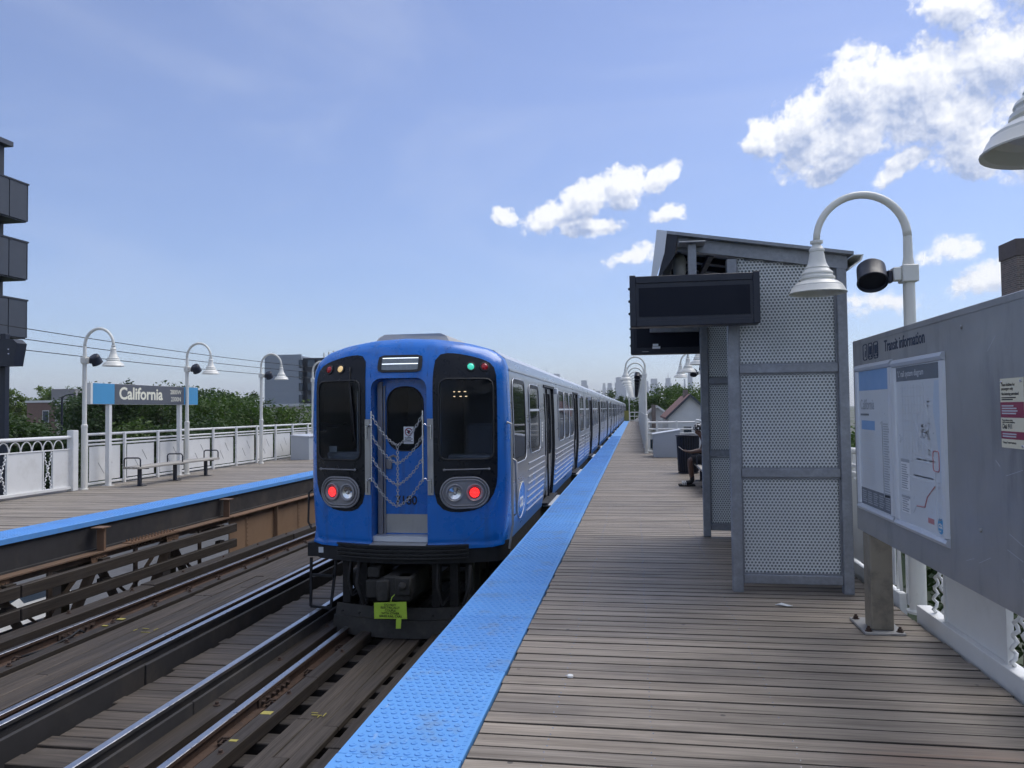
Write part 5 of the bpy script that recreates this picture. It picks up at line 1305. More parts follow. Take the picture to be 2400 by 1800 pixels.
for pts in ([(.62, .98), (.64, .86), (.74, .74), (.72, .62), (.78, .52), (.84, .44), (.84, .02)], [(.12, .72), (.42, .72), (.5, .62), (.78, .52)], [(.28, .44), (.84, .44)], [(.24, .33), (.84, .31)], [(.84, .3), (.66, .22), (.60, .14), (.40, .13), (.34, .08)], [(.36, .62), (.36, .5), (.80, .47)]):
    q.tube([MP(*p) for p in pts], .0018, 4)
for k in range(190):
    u, v = random.choice([(.70, .5 + .4 * random.random()), (.88, .42 * random.random()), (.4 + .4 * random.random(), .46), (.35 + .4 * random.random(), .345), (.5 + .2 * random.random(), .6 + .1 * random.random())])
    a = MP(u, v); q.box(a[0] - .0003, a[0], a[1] - .02 - random.random() * .02, a[1], a[2] - .003, a[2] + .003)
q.build('map_lines', MAT['poster_pale'], p2_)
q = MB(); q.tube([(XS - .0006, u, v) for u, v in rrect(MP(.92, 0)[1], MP(.80, 0)[1], MP(0, .40)[2], MP(0, .53)[2], .02, 3)], .004, 4, True)
q.tube([MP(*p) for p in ((.82, .30), (.66, .22), (.60, .145), (.42, .135))], .0045, 4); a = MP(.70, .05); q.box(a[0] - .0005, a[0], a[1] - .06, a[1] + .03, a[2], a[2] + .03); q.build('map_loop', MAT['poster_red'], p2_)
q = MB(); a = MP(.06, .06); q.box(a[0] - .0004, a[0], a[1] - .15, a[1], a[2], a[2] + .10); q.box(a[0] - .0004, a[0], a[1] - .15, a[1], a[2] + .14, a[2] + .33); q.build('legend', MAT['white_print'], p2_)
q = MB(); lines(q, a[1] - .01, a[1] - .13, a[2] + .005, a[2] + .09, 6, a[0] - .0005); lines(q, a[1] - .01, a[1] - .13, a[2] + .145, a[2] + .30, 11, a[0] - .0005); q.box(a[0] - .0007, a[0] - .0004, a[1] - .15, a[1], a[2] + .31, a[2] + .33); q.box(a[0] - .0007, a[0] - .0004, a[1] - .15, a[1], a[2] + .09, a[2] + .105); q.build('legend_text', MAT['poster_mid'], p2_)
MB().fan([(4.535 + .042 * math.cos(g_), .965 + .045 * math.sin(g_)) for g_ in [2 * math.pi * k / 20 for k in range(20)]], lambda u, v: (XS - .0006, u, v)).build('emblem', MAT['sign_blue'], p2_)
text('emblem_letters', 'cta', .05, (XS - .001, 4.57, .952), (0, -1, 0), (0, 0, 1), MAT['white'], p2_, .01, depth=.0002)
# rules plaque
pq = thing('rules_plaque', 'cream and maroon rules plaque screwed to the information board', 'plaque', (BX, 3.69, 1.43))
MB().box(BX - .004, BX - .0008, 3.585, 3.798, 1.432, 1.742).build('plate', MAT['plaque'], pq)
XQ = BX - .0042
MB().box(XQ - .0005, XQ, 3.585, 3.798, 1.567, 1.636).build('maroon_band', MAT['maroon'], pq); MB().box(XQ - .0005, XQ, 3.585, 3.798, 1.472, 1.506).build('maroon_band', MAT['maroon'], pq)
for s_, sz, z, bd in (('These facilities for', .0185, 1.708, .01), ('passengers only', .0185, 1.690, .01), ('No loitering permitted', .0185, 1.667, .012), ('Dial 911', .030, 1.518, .014), ('If you witness a crime', .012, 1.552, .004), ('use the nearest telephone', .012, 1.543, .004), ('Chicago Transit Authority', .0125, 1.452, .006)):
    text('plaque_lettering', s_, sz, (XQ - .0006, 3.785, z), (0, -1, 0), (0, 0, 1), MAT['ink'], pq, bd, depth=.0002, squeeze=.92)
q = MB(); lines(q, 3.785, 3.64, 1.643, 1.660, 2, XQ - .0003); q.build('small_print', MAT['ink'], pq)
q = MB(); lines(q, 3.785, 3.64, 1.58, 1.625, 4, XQ - .0006); lines(q, 3.785, 3.62, 1.478, 1.50, 2, XQ - .0006); q.build('band_print', MAT['poster_pale'], pq)
for (yy, zz) in ((3.605, 1.727), (3.605, 1.445), (3.78, 1.727)): MB().lathe([(.007, 0), (.006, .004), (.001, .006)], 8, (XQ, yy, zz), Matrix.Rotation(-math.pi / 2, 3, 'Y')).build('screw', MAT['chrome'], pq)

# ---- litter bin, litter
tb = thing('litter_bin', 'black slatted litter bin behind the seated person', 'bin', (1.27, 19.6, 0))
MB().lathe([(.22, .03), (.23, .05), (.25, .92), (.20, .925), (.001, .9)], 20, (1.27, 19.6, 0), cap0=True).build('liner', MAT['blackm'], tb, 40)
for k in range(26):
    a = 2 * math.pi * k / 26; c, s_ = math.cos(a), math.sin(a); MB().bar((1.27 + .245 * c, 19.6 + .245 * s_, .05), (1.27 + .275 * c, 19.6 + .275 * s_, .90), .035, .012, (c, s_, 0)).build('slat', MAT['black'], tb)
MB().tube([(1.27 + .285 * math.cos(a), 19.6 + .285 * math.sin(a), .93) for a in [2 * math.pi * k / 24 for k in range(24)]], .022, 6, True).build('rim', MAT['black'], tb, 180)
MB().lathe([(.25, .001), (.25, .03), (.1, .04)], 20, (1.27, 19.6, 0)).build('base', MAT['black'], tb)
tag(MB().lathe([(.019, .0), (.019, .010), (.016, .013), (.001, .013)], 14, (-.42, 4.72, .002)).build('bottle_cap', MAT['white'], None, 40, at=(-.42, 4.72, .001)), 'small white bottle cap on the planks beside the blue edge', 'bottle cap')
q = MB(); q.add([(1.10, 6.62, .004), (1.16, 6.66, .012), (1.24, 6.60, .003), (1.19, 6.56, .010), (1.13, 6.59, .016)], [(0, 4, 1), (4, 2, 1), (4, 3, 2), (0, 3, 4)])
q.add([(1.10, 6.62, .0025), (1.16, 6.66, .010), (1.24, 6.60, .0015), (1.19, 6.56, .008), (1.13, 6.59, .014)], [(0, 1, 4), (4, 1, 2), (4, 2, 3), (0, 4, 3)])
tag(q.build('paper_scrap', MAT['white_print'], None, at=(1.15, 6.6, .001)), 'crumpled white paper scrap on the planks by the shelter', 'litter')
# ================================================================== the seated person
def skin(name, verts, edges, mats, parent, root=0, sub=2):
    me = bpy.data.meshes.new(name); off = Vector(parent['_o'])
    me.from_pydata([Vector(v[:3]) - off for v in verts], edges, [])
    o = bpy.data.objects.new(name, me); COL.objects.link(o)
    md = o.modifiers.new('skin', 'SKIN'); md.use_smooth_shade = True; md.branch_smoothing = .6
    for i, v in enumerate(verts):
        sv = me.skin_vertices[0].data[i]; sv.radius = (v[3], v[4] if len(v) > 4 else v[3]); sv.use_root = (i == root)
    ss = o.modifiers.new('sub', 'SUBSURF'); ss.levels = sub; ss.render_levels = sub
    dg = bpy.context.evaluated_depsgraph_get(); dg.update()
    m2 = bpy.data.meshes.new_from_object(o.evaluated_get(dg)); m2.name = name
    bpy.data.objects.remove(o); m2.materials.clear()
    for q in (mats if isinstance(mats, list) else [mats]): m2.materials.append(q)
    m2.polygons.foreach_set('use_smooth', [True] * len(m2.polygons))
    return obj(name, m2, parent)
MAT['skin'] = M('brown_skin', (.085, .042, .028), .45, 0, .1, 20)
MAT['cloth'] = M('black_cotton', (.012, .012, .015), .85, 0, .25, 25, bmp=.2, bscale=120)
m_, t, b = new_mat('polka_dot_scarf'); vo = t.n('ShaderNodeTexVoronoi'); t.put(vo.inputs['Vector'], pos(t)); vo.inputs['Scale'].default_value = 26; vo.inputs['Randomness'].default_value = .25
t.put(b.inputs['Base Color'], t.mix(t.rng(vo.outputs['Distance'], .36, .42, 1, 0), (.012, .012, .015), (.8, .8, .8))); b.inputs['Roughness'].default_value = .8; MAT['dots'] = m_
PYc = 16.42
pe = thing('person', 'person in black shorts and dotted headscarf sitting with a phone', 'person', (1.4, PYc, 0))
V = [(1.50, PYc, .54, .14, .16), (1.51, PYc, .70, .12, .14), (1.44, PYc, .90, .12, .16), (1.36, PYc, 1.02, .07), (1.31, PYc, 1.075, .05), (1.275, PYc, 1.12, .062), (1.262, PYc, 1.18, .082), (1.268, PYc, 1.245, .07)]
E_ = [(i, i + 1) for i in range(7)]
V += [(1.185, PYc, 1.165, .016), (1.20, PYc, 1.115, .028)]; E_ += [(6, 8), (5, 9)]
for s_ in (-1, 1):
    i = len(V)
    V += [(1.42, PYc + s_ * .17, .96, .055), (1.36, PYc + s_ * .22, .74, .044), (1.13, PYc + s_ * .09, .70, .030), (1.05, PYc + s_ * .055, .705, .032, .022), (1.00, PYc + s_ * .045, .715, .024, .016)]
    E_ += [(2, i), (i, i + 1), (i + 1, i + 2), (i + 2, i + 3), (i + 3, i + 4)]
    for k, (dy_, l_) in enumerate(((.022, .050), (.008, .058), (-.007, .054), (-.02, .042))):
        j = len(V); V += [(.985, PYc + s_ * (.045 + dy_), .725, .009), (.985 - l_ * .6, PYc + s_ * (.045 + dy_) - s_ * .01, .738, .0085), (.985 - l_ * .5, PYc + s_ * (.045 + dy_) - s_ * .03, .75, .008)]
        E_ += [(i + 4, j), (j, j + 1), (j + 1, j + 2)]
    j = len(V); V += [(1.03, PYc + s_ * .02, .735, .010), (.985, PYc + s_ * .012, .752, .009)]; E_ += [(i + 3, j), (j, j + 1)]
for s_ in (-1, 1):
    i = len(V); V += [(1.47, PYc + s_ * .09, .52, .09), (1.09, PYc + s_ * (.10 if s_ < 0 else .13), .545, .062), (1.115, PYc + s_ * .11, .33, .055), (1.14, PYc + s_ * .105, .10, .036), (1.10, PYc + s_ * .105, .062, .036, .03), (.93, PYc + s_ * .115, .048, .036, .022)]
    E_ += [(0, i)] + [(i + k, i + k + 1) for k in range(5)]
skin('body', V, E_, MAT['skin'], pe)
skin('shirt', [(1.505, PYc, .53, .16, .18), (1.515, PYc, .70, .14, .165), (1.445, PYc, .90, .14, .185), (1.37, PYc, 1.01, .085), (1.425, PYc - .17, .965, .075), (1.39, PYc - .205, .83, .07), (1.425, PYc + .17, .965, .075), (1.39, PYc + .205, .83, .07)], [(0, 1), (1, 2), (2, 3), (2, 4), (4, 5), (2, 6), (6, 7)], MAT['cloth'], pe)
skin('shorts', [(1.50, PYc, .545, .155, .18), (1.46, PYc - .09, .53, .108), (1.17, PYc - .105, .545, .092), (1.13, PYc - .106, .54, .09), (1.46, PYc + .09, .53, .108), (1.17, PYc + .125, .545, .092), (1.13, PYc + .128, .54, .09)], [(0, 1), (1, 2), (2, 3), (0, 4), (4, 5), (5, 6)], MAT['cloth'], pe)
for s_ in (-1, 1):
    yy = PYc + s_ * .107
    skin('sock', [(1.128, yy, .25, .046), (1.14, yy, .11, .043), (1.10, yy, .07, .043, .038), (.96, yy, .055, .042, .03)], [(0, 1), (1, 2), (2, 3)], MAT['cloth'], pe)
    sl = MB().prism(smooth_poly([(.86, -.045), (.90, -.055), (1.18, -.045), (1.2, 0), (1.18, .045), (.90, .055), (.86, .045)], 1), .002, .032, lambda u, v, q_: (u, yy + v, q_)).build('slide_sandal', MAT['blackm'], pe)
    for k in range(3): MB().tube([(.94 + k * .03, yy + .058 * math.cos(R(a)), .03 + .062 * math.sin(R(a))) for a in range(0, 181, 20)], .009, 5).build('strap_stripe', MAT['white'], sl, 180)
MB().lathe([(.001, .118), (.045, .108), (.080, .075), (.097, .03), (.098, -.01), (.090, -.035), (.085, -.04)], 22, (1.275, PYc, 1.185), Matrix.Rotation(R(14), 3, 'Y')).build('headscarf', MAT['dots'], pe, 60)
MB().tube([(1.36, PYc, 1.17), (1.39, PYc, 1.13), (1.40, PYc + .01, 1.06)], [.03, .022, .012], 8).build('scarf_tail', MAT['dots'], pe, 60)
for s_ in (-1, 1):
    MB().lathe([(.001, .008), (.007, .005), (.009, 0), (.001, -.006)], 8, (1.192, PYc + s_ * .032, 1.185), Matrix.Rotation(-math.pi / 2, 3, 'Y')).build('eye', MAT['white'], pe, 60)
    MB().lathe([(.001, .008), (.014, .004), (.02, 0), (.001, -.006)], 10, (1.275, PYc + s_ * .088, 1.155), Matrix.Rotation(-s_ * math.pi / 2, 3, 'X')).build('ear', MAT['skin'], pe, 60)
ph = thing('phone', 'white phone held in the hands of the seated person', 'phone', (.95, PYc, .74))

q = MB(); q.cbox(-.075, .075, -.038, .038, -.004, .004, .003); rm = Matrix.Rotation(R(38), 3, 'Y')
q.v = [tuple(rm @ Vector(p) + Vector((.935, PYc, .765))) for p in q.v]; q.build('case', MAT['white'], ph)

# ================================================================== trees
def leaf_mat(name, c1, c2):
    m_, t, b = new_mat(name); P = pos(t); oi = t.n('ShaderNodeObjectInfo').outputs['Random']
    n_ = t.noise(P, .55, 4, .6); fine = t.n('ShaderNodeNewGeometry').outputs['Random Per Island']
    col = t.mix(t.m('MULTIPLY_ADD', fine, .45, t.m('MULTIPLY', n_, .6)), c1, c2)
    col = t.mix(1.0, col, t.mix(oi, (.78, .8, .78), (1.2, 1.15, 1.0)), 'MULTIPLY')
    t.put(b.inputs['Base Color'], col); b.inputs['Roughness'].default_value = .6; b.inputs['Specular IOR Level'].default_value = .25
    tl = t.n('ShaderNodeBsdfTranslucent'); t.put(tl.inputs[0], t.mix(1.0, col, (.9, 1.15, .5), 'MULTIPLY'))
    mx = t.n('ShaderNodeMixShader'); mx.inputs[0].default_value = .28; t.put(mx.inputs[1], b.outputs[0]); t.put(mx.inputs[2], tl.outputs[0])
    out = [n for n in m_.node_tree.nodes if n.type == 'OUTPUT_MATERIAL'][0]; t.put(out.inputs[0], mx.outputs[0]); return m_
MAT['leaf_d'] = leaf_mat('dark_foliage', (.026, .052, .024), (.078, .124, .054))
MAT['leaf_m'] = leaf_mat('mid_foliage', (.04, .08, .03), (.118, .172, .062))
MAT['leaf_l'] = leaf_mat('light_foliage', (.055, .10, .03), (.15, .205, .066))
MAT['bark'] = M('bark', (.07, .055, .042), .9, 0, .3, 8, bmp=.5, bscale=15)
def tree_meshes(seed, H, Rw, leaf, nclump=70, per=105, size=.20, base=.28, upright=1.0):
    rd = random.Random(seed); tr = MB(); lf = MB()
    lean = rd.uniform(-.03, .03) * H
    tr.tube([(0, 0, -.05), (lean * .3, 0, H * .25), (lean, .0, H * .55), (lean * 1.3, 0, H * .82)], [.028 * H, .021 * H, .012 * H, .004 * H], 8)
    cl = []
    for k in range(nclump):
        while True:
            x, y, z = rd.uniform(-1, 1), rd.uniform(-1, 1), rd.uniform(-1, 1); d = math.sqrt(x * x + y * y + z * z)
            if .45 < d < 1: break
        f = .86 + .3 * math.sin(3.1 * x + seed) * math.cos(2.3 * y - seed)
        cz = H * (base + (1 - base) * .5); c = (lean + x * Rw * f, y * Rw * f, cz + z * H * (1 - base) * .47 * f)
        cl.append((c, rd.uniform(.16, .30) * Rw * (1.15 if z < 0 else .95)))
    for i in range(9):
        c, r_ = cl[rd.randrange(len(cl))]; z0 = H * rd.uniform(.22, .6); tr.tube([(lean * z0 / H, 0, z0), (c[0] * .5, c[1] * .5, (z0 + c[2]) / 2 + .2), c], [.010 * H, .006 * H, .002 * H], 6)
    for c, r_ in cl:
        for j in range(per):
            while True:
                x, y, z = rd.gauss(0, .5), rd.gauss(0, .5), rd.gauss(0, .42)
                if x * x + y * y + z * z < 1.5: break
            p = Vector((c[0] + x * r_, c[1] + y * r_, c[2] + z * r_)); s_ = size * rd.uniform(.55, 1.25)
            a = Vector((rd.gauss(0, 1), rd.gauss(0, 1), rd.gauss(0, .6))).normalized(); b_ = a.cross(Vector((rd.gauss(0, 1), rd.gauss(0, 1), rd.gauss(0, 1)))).normalized()
            lf.add([p - a * s_, p + b_ * s_ * .5, p + a * s_, p - b_ * s_ * .5], [(0, 1, 2, 3)])
    return tr.mesh('trunk', MAT['bark'], 60), lf.mesh('crown', MAT[leaf], fix=False)
TV = {'a': tree_meshes(1, 10, 4.0, 'leaf_d'), 'b': tree_meshes(2, 10, 3.4, 'leaf_m'), 'c': tree_meshes(3, 10, 4.4, 'leaf_m', 80), 'd': tree_meshes(4, 10, 3.0, 'leaf_l', 60), 'e': tree_meshes(5, 10, 3.8, 'leaf_d', 80),
      's': tree_meshes(6, 10, 3.6, 'leaf_m', 46, 70, .17, .2)}
def tree(kind, x, y, top, label, group, wscale=1.0):
    H = top - GZ; s_ = H / 10
    o = thing('tree', label, 'tree', (x, y, GZ), group); o.scale = (s_ * wscale, s_ * wscale, s_); o.rotation_euler.z = random.uniform(0, 6.28)
    obj('trunk', TV[kind][0], o); obj('crown', TV[kind][1], o); return o
GL, GR = 'trees left of the line', 'trees right of the line'
for kind, x, y, top, ws, lb in (
    ('a', -39.5, 44, 1.9, 1.15, 'dark tree close behind the arched railing at the left edge'),
    ('e', -36.6, 43, 1.0, 1.1, 'dark rounded tree behind the first lamp post of the far platform'),
    ('b', -29.8, 42, 1.6, 1.1, 'green tree showing below the left half of the station sign'),
    ('a', -26.5, 43, 1.9, 1.05, 'dark tree showing below the right half of the station sign'),
    ('c', -30.5, 56, 3.4, 1.0, 'broad tree behind the right end of the station sign'),
    ('s', -26.3, 50, 3.2, 1.0, 'loose light green tree between the station sign and the third lamp post'),
    ('c', -24.0, 55, 2.7, 1.0, 'green tree behind the third lamp post of the far platform'),
    ('s', -22.8, 60, 1.6, 1.1, 'low tree below the grey office block'),
    ('b', -25.5, 75, 1.2, 1.1, 'small tree in front of the long low wall'),
    ('e', -57.5, 76, 5.9, 1.05, 'tallest dark tree, its crown rising above the left half of the station sign'),
    ('c', -52.0, 78, 5.5, 1.0, 'tall tree whose top clears the word on the station sign'),
    ('a', -62.5, 80, 4.9, .95, 'dark tree just left of the first lamp post, beyond the brick building'),
    ('d', -113, 126, 6.4, 1.05, 'pale tree on the skyline nearest the display sign at the left edge'),
    ('d', -106.5, 126, 6.7, 1.0, 'pale tree on the skyline left of the brick building'),
    ('a', -41.5, 47, 1.75, 1.0, 'dark tree between the arched railing and the brick building'),
    ('c', -100.5, 124, 7.0, 1.0, 'green tree rising behind the brick building'),
    ('d', -119, 128, 6.2, 1.0, 'pale tree on the skyline behind the pole of the left display'),
    ('c', -109.5, 130, 6.5, .9, 'green tree between the two pale skyline trees'),
    ('b', -98, 132, 7.3, .95, 'green tree just left of the dark tree behind the beige building'),
    ('e', -95, 126, 7.6, 1.0, 'dark tree rising behind the beige building'),
    ('b', -80, 86, 3.0, 1.05, 'sunlit bushy tree below the skyline at the left edge'),
    ('e', -47, 80, 5.0, 1.0, 'dark tree filling the gap behind the middle of the station sign'),
    ('a', -43.5, 74, 4.4, 1.0, 'dark tree whose top shows just right of the second lamp post'),
    ('c', -40.0, 70, 4.1, 1.0, 'green tree two crowns left of the grey office block'),
    ('b', -36.5, 68, 3.4, 1.0, 'green tree next to the grey office block'),
    ('e', -65, 118, 5.6, 1.2, 'distant dark tree above the flat roofs at the left')):
    tree(kind, x, y, top, lb, GL, ws)
for kind, x, y, top, ws, lb in (
    ('e', 7.6, 9.5, .75, 1.0, 'dark foliage right beside the platform, glimpsed through the twisted bars'),
    ('a', 8.6, 19, 1.5, .95, 'dark tree glimpsed in the gap between shelter and information board'),
    ('c', 8.2, 30, 1.2, 1.0, 'tree right of the platform behind the second bench'),
    ('c', 3.4, 118, 5.6, .85, 'green tree right of the far row of lamp posts'),
    ('b', 6.2, 128, 5.9, .8, 'green tree above the ridge of the nearest gabled house'),
    ('c', 9.2, 122, 5.7, .8, 'green tree between the two gabled houses'),
    ('d', 4.9, 104, 3.2, .75, 'lighter green tree behind the roof of the nearest gabled house'),
    ('d', 7.8, 96, 2.7, .7, 'light green bushy tree left of the red roofed house'),
    ('s', 7.6, 84, 5.3, .8, 'open dark tree rising behind the red roofed house'),
    ('b', 12.5, 100, 6.2, 1.0, 'tall tree behind the shelter frame'),
    ('a', -6.2, 150, 5.6, .9, 'dark tree above the train roof, left of the blue tower'),
    ('e', -2.6, 165, 4.9, .75, 'dark tree at the vanishing end of the train'),
    ('a', -9.8, 170, 5.8, .8, 'dark tree farther left above the train roof'),
    ('b', -.6, 112, 1.7, .5, 'small light tree at the end of the platform'),
    ('e', 2.0, 135, 4.6, .7, 'dark tree seen between the far lamp posts'),
    ('c', 15, 120, 6.0, 1.0, 'green tree right of the tall open tree')):
    tree(kind, x, y, top, lb, GR, ws)
bt = thing('bare_shrub', 'bare branched shrub beside the red roofed house', 'shrub', (5.7, 66, GZ), None)
rd = random.Random(5); q = MB()
for k in range(34):
    a = rd.uniform(0, 6.28); h = rd.uniform(4.2, 6.6); r_ = rd.uniform(.3, 1.5)
    q.tube([(5.7, 66, GZ), (5.7 + r_ * .4 * math.cos(a), 66 + r_ * .4 * math.sin(a), GZ + h * .6), (5.7 + r_ * math.cos(a), 66 + r_ * math.sin(a), GZ + h)], [.04, .022, .008], 5)
q.build('branches', MAT['bark'], bt)

# ================================================================== buildings
def facade_mat(name, wall, glass, sx, sz, fx=.6, fz=.5, rough=.7):
    """far-off tower skin: bands of panes too small to tell apart"""
    m_, t, b = new_mat(name); x_, y_, z_ = t.sep(pos(t))
    u = t.m('FRACT', t.m('MULTIPLY', t.m('ADD', x_, y_), 1 / sx)); v = t.m('FRACT', t.m('MULTIPLY', z_, 1 / sz))
    k = t.m('MULTIPLY', t.m('LESS_THAN', u, fx), t.m('LESS_THAN', v, fz)); t.put(b.inputs['Base Color'], t.mix(k, wall, glass)); b.inputs['Roughness'].default_value = rough; return m_
MAT['dark_clad'] = M('dark_cladding', (.055, .065, .085), .5, .1, .12, 1)
MAT['dark_clad2'] = M('darker_cladding', (.032, .038, .05), .5, .1, .1, 1)
MAT['grey_clad'] = M('grey_cladding', (.28, .315, .37), .5, .15, .06, .6)
MAT['brick'] = None
m_, t, b = new_mat('dark_brick'); br_ = t.n('ShaderNodeTexBrick'); P = pos(t); x_, y_, z_ = t.sep(P); t.put(br_.inputs['Vector'], t.comb(t.m('ADD', x_, y_), z_, 0.0))
for i, v in ((1, (.11, .092, .09, 1)), (2, (.19, .14, .125, 1)), (3, (.28, .26, .24, 1))): br_.inputs[i].default_value = v
br_.inputs['Scale'].default_value = 1; br_.inputs['Mortar Size'].default_value = .008; br_.inputs['Brick Width'].default_value = .21; br_.inputs['Row Height'].default_value = .075
t.put(b.inputs['Base Color'], br_.outputs[0]); b.inputs['Roughness'].default_value = .85; bump(t, b, br_.outputs[1], -.5, .01); MAT['brick'] = m_
MAT['beige'] = M('beige_render', (.50, .47, .42), .8, 0, .08, .8); MAT['redbrick'] = M('red_brick_wall', (.21, .14, .12), .85, 0, .2, 2)
MAT['siding'] = M('white_siding', (.66, .67, .68), .6, 0, .05, 1); MAT['roof_grey'] = M('grey_shingle', (.22, .22, .23), .9, 0, .2, 3); MAT['roof_red'] = M('red_brown_shingle', (.17, .085, .075), .85, 0, .2, 3)

# dark apartment tower with stacked balconies on the side facing the line
tw = thing('apartment_tower', 'dark apartment tower with stacked balconies at the left edge', 'building', (-38, 25, GZ))
MB().box(-46, -31.35, 12, 34.0, GZ, 15.3).build('wall', MAT['dark_clad2'], tw); MB().box(-46, -31.05, 12, 34.25, 15.301, 15.55).build('cornice', MAT['dark_clad'], tw); MB().box(-46, -33, 14, 32, 15.551, 17.0).build('penthouse', MAT['dark_clad2'], tw)
for k in range(3):
    z0 = 11.30 - 2.93 * k
    if z0 < GZ: break
    bc = MB().box(-31.349, -30.06, 20, 34.0, z0, z0 + .2).build('balcony', MAT['dark_clad2'], tw)
    for j in range(12): MB().cbox(-30.06, -30.0, 34 - 1.12 * (j + 1) + .02, 34 - 1.12 * j - .02, z0 + .06, z0 + 1.9, .012).build('front_panel', MAT['dark_clad'], bc)
    MB().cbox(-31.349, -30.0, 34.0, 34.06, z0 + .06, z0 + 1.9, .012).build('side_panel', MAT['dark_clad'], bc)
    MB().box(-31.349, -29.97, 20, 34.09, z0 + 1.901, z0 + 1.98).build('coping', MAT['dark_clad2'], bc)
    for j in range(5):
        w_ = MB().box(-31.349, -31.29, 31.2 - j * 2.9, 33.2 - j * 2.9, z0 + .21, z0 + 2.55).build('window', MAT['black'], tw); MB().box(-31.289, -31.26, 31.3 - j * 2.9, 33.1 - j * 2.9, z0 + .3, z0 + 2.45).build('pane', MAT['glass_bldg'], w_)
# grey office block
ob = thing('office_block', 'blank grey clad office block with a glazed side behind the third lamp post', 'building', (-72, 150, GZ))
for k in range(20): MB().box(-76.1, -68.0, 149.7, 149.99, GZ + .96 * k, GZ + .96 * k + .93).build('cladding_panel', MAT['grey_clad'], ob)
MB().box(-76.1, -68.0, 150, 175, GZ, 13.2).build('wall', MAT['grey_clad'], ob)
MB().box(-67.98, -60, 150.5, 175, GZ, 12.8).build('glazed_wing', MAT['dark_clad2'], ob)
for k in range(5):
    w_ = MB().box(-68.5, -67.6, 149.55, 149.69, 1.2 + k * 2.4, 2.8 + k * 2.4).build('window', MAT['black'], ob); MB().box(-68.4, -67.7, 149.50, 149.549, 1.3 + k * 2.4, 2.7 + k * 2.4).build('pane', MAT['glass_bldg'], w_)
    for j in range(3):
        w_ = MB().box(-67.0 + 2.2 * j, -65.2 + 2.2 * j, 150.35, 150.499, 1.2 + k * 2.4, 2.9 + k * 2.4).build('window', MAT['black'], ob); MB().box(-66.9 + 2.2 * j, -65.3 + 2.2 * j, 150.3, 150.349, 1.3 + k * 2.4, 2.8 + k * 2.4).build('pane', MAT['glass_bldg'], w_)
ab = thing('mast_building', 'grey rooftop with a row of short masts just above the train roof', 'building', (-66, 180, GZ))
MB().box(-76, -62, 180, 200, GZ, 14.6).build('wall', MAT['grey_clad'], ab); MB().box(-68.5, -63, 181, 190, 14.601, 16.2).build('penthouse', MAT['grey_clad'], ab)
for k in range(10): MB().box(-76 + k * 1.25, -75.7 + k * 1.25, 180, 180.3, 14.601, 16.2 + (k % 3) * .25 + (1.2 if k > 5 else 0)).build('mast', MAT['cream'], ab)
def flat_block(name, label, x0, x1, y0, y1, zt, mat, wins, grp):
    fb = thing(name, label, 'building', ((x0 + x1) / 2, y0, GZ), grp)
    MB().box(x0, x1, y0, y1, GZ, zt).build('wall', mat, fb); MB().box(x0 - .15, x1 + .15, y0 - .15, y1 + .15, zt + .001, zt + .3).build('parapet', MAT['siding'], fb)
    for (a, z) in wins:
        w_ = MB().box(a, a + 1.0, y0 - .06, y0 - .001, z, z + 1.7).build('window', MAT['siding'], fb); MB().box(a + .1, a + .9, y0 - .09, y0 - .061, z + .1, z + 1.6).build('pane', MAT['glass_bldg'], w_)
    return fb
flat_block('beige_building', 'beige flat roofed building right of the first lamp post', -76.5, -68.0, 92, 104, 2.9, MAT['beige'], [(-70.2, .3), (-71.6, .3), (-74.5, .3)], 'low buildings on the left')
flat_block('brick_building', 'dark red brick building with a raised roof room at the far left', -84.5, -77.5, 96, 110, 3.4, MAT['redbrick'], [(-80, .6), (-82, .6)], 'low buildings on the left')
MB().box(-81.5, -77.8, 97, 104, 3.701, 5.3).build('roof_room', MAT['roof_grey'], bpy.data.objects['brick_building'])
flat_block('low_building', 'long low cream wall beyond the trees beside the train', -44, -26, 84, 95, 2.3, MAT['beige'], [(-40, -.2), (-36, -.2), (-32, -.2)], 'low buildings on the left')
flat_block('garage_building', 'pale low roof between the trees below the station sign', -54, -46, 88, 98, 1.9, MAT['siding'], [(-52, -.8), (-49, -.8)], 'low buildings on the left')

def gable_house(label, xc_, hw, y0, y1, ze, za, wall, roof, chim=None, win=()):
    h_ = thing('house', label, 'house', (xc_, y0, GZ), 'gabled houses')
    MB().prism([(xc_ - hw, GZ), (xc_ + hw, GZ), (xc_ + hw, ze), (xc_, za), (xc_ - hw, ze)], y0, y1, lambda u, v, q_: (u, q_, v)).build('wall', wall, h_)
    for sx in (-1, 1):
        dz = (za - ze) * .25 / hw; r_ = MB(); a = (xc_, za + .02); c = (xc_ + sx * (hw + .25), ze - dz + .02); up_ = .16
        r_.prism([a, c, (c[0], c[1] + up_), (a[0], a[1] + up_)], y0 - .35, y1 + .35, lambda u, v, q_: (u, q_, v)).build('roof', roof, h_)
        MB().prism([(a[0], a[1] - .12), (c[0], c[1] - .12), (c[0], c[1] + up_ - .01), (a[0], a[1] + up_ - .01)], y0 - .42, y0 - .351, lambda u, v, q_: (u, q_, v)).build('rake_board', MAT['white'] if roof is MAT['roof_grey'] else MAT['dark_clad'], h_)
    for (a, z, w_) in win:
        f_ = MB().box(a, a + w_, y0 - .07, y0 - .001, z, z + 1.3).build('window', MAT['white'], h_); MB().box(a + .09, a + w_ - .09, y0 - .10, y0 - .071, z + .09, z + 1.2).build('pane', MAT['glass_bldg'], f_)
    if chim: MB().box(chim[0] - .24, chim[0] + .24, y0 + chim[1], y0 + chim[1] + .7, ze - .5, chim[2]).build('chimney', MAT['brick'], h_)
    return h_
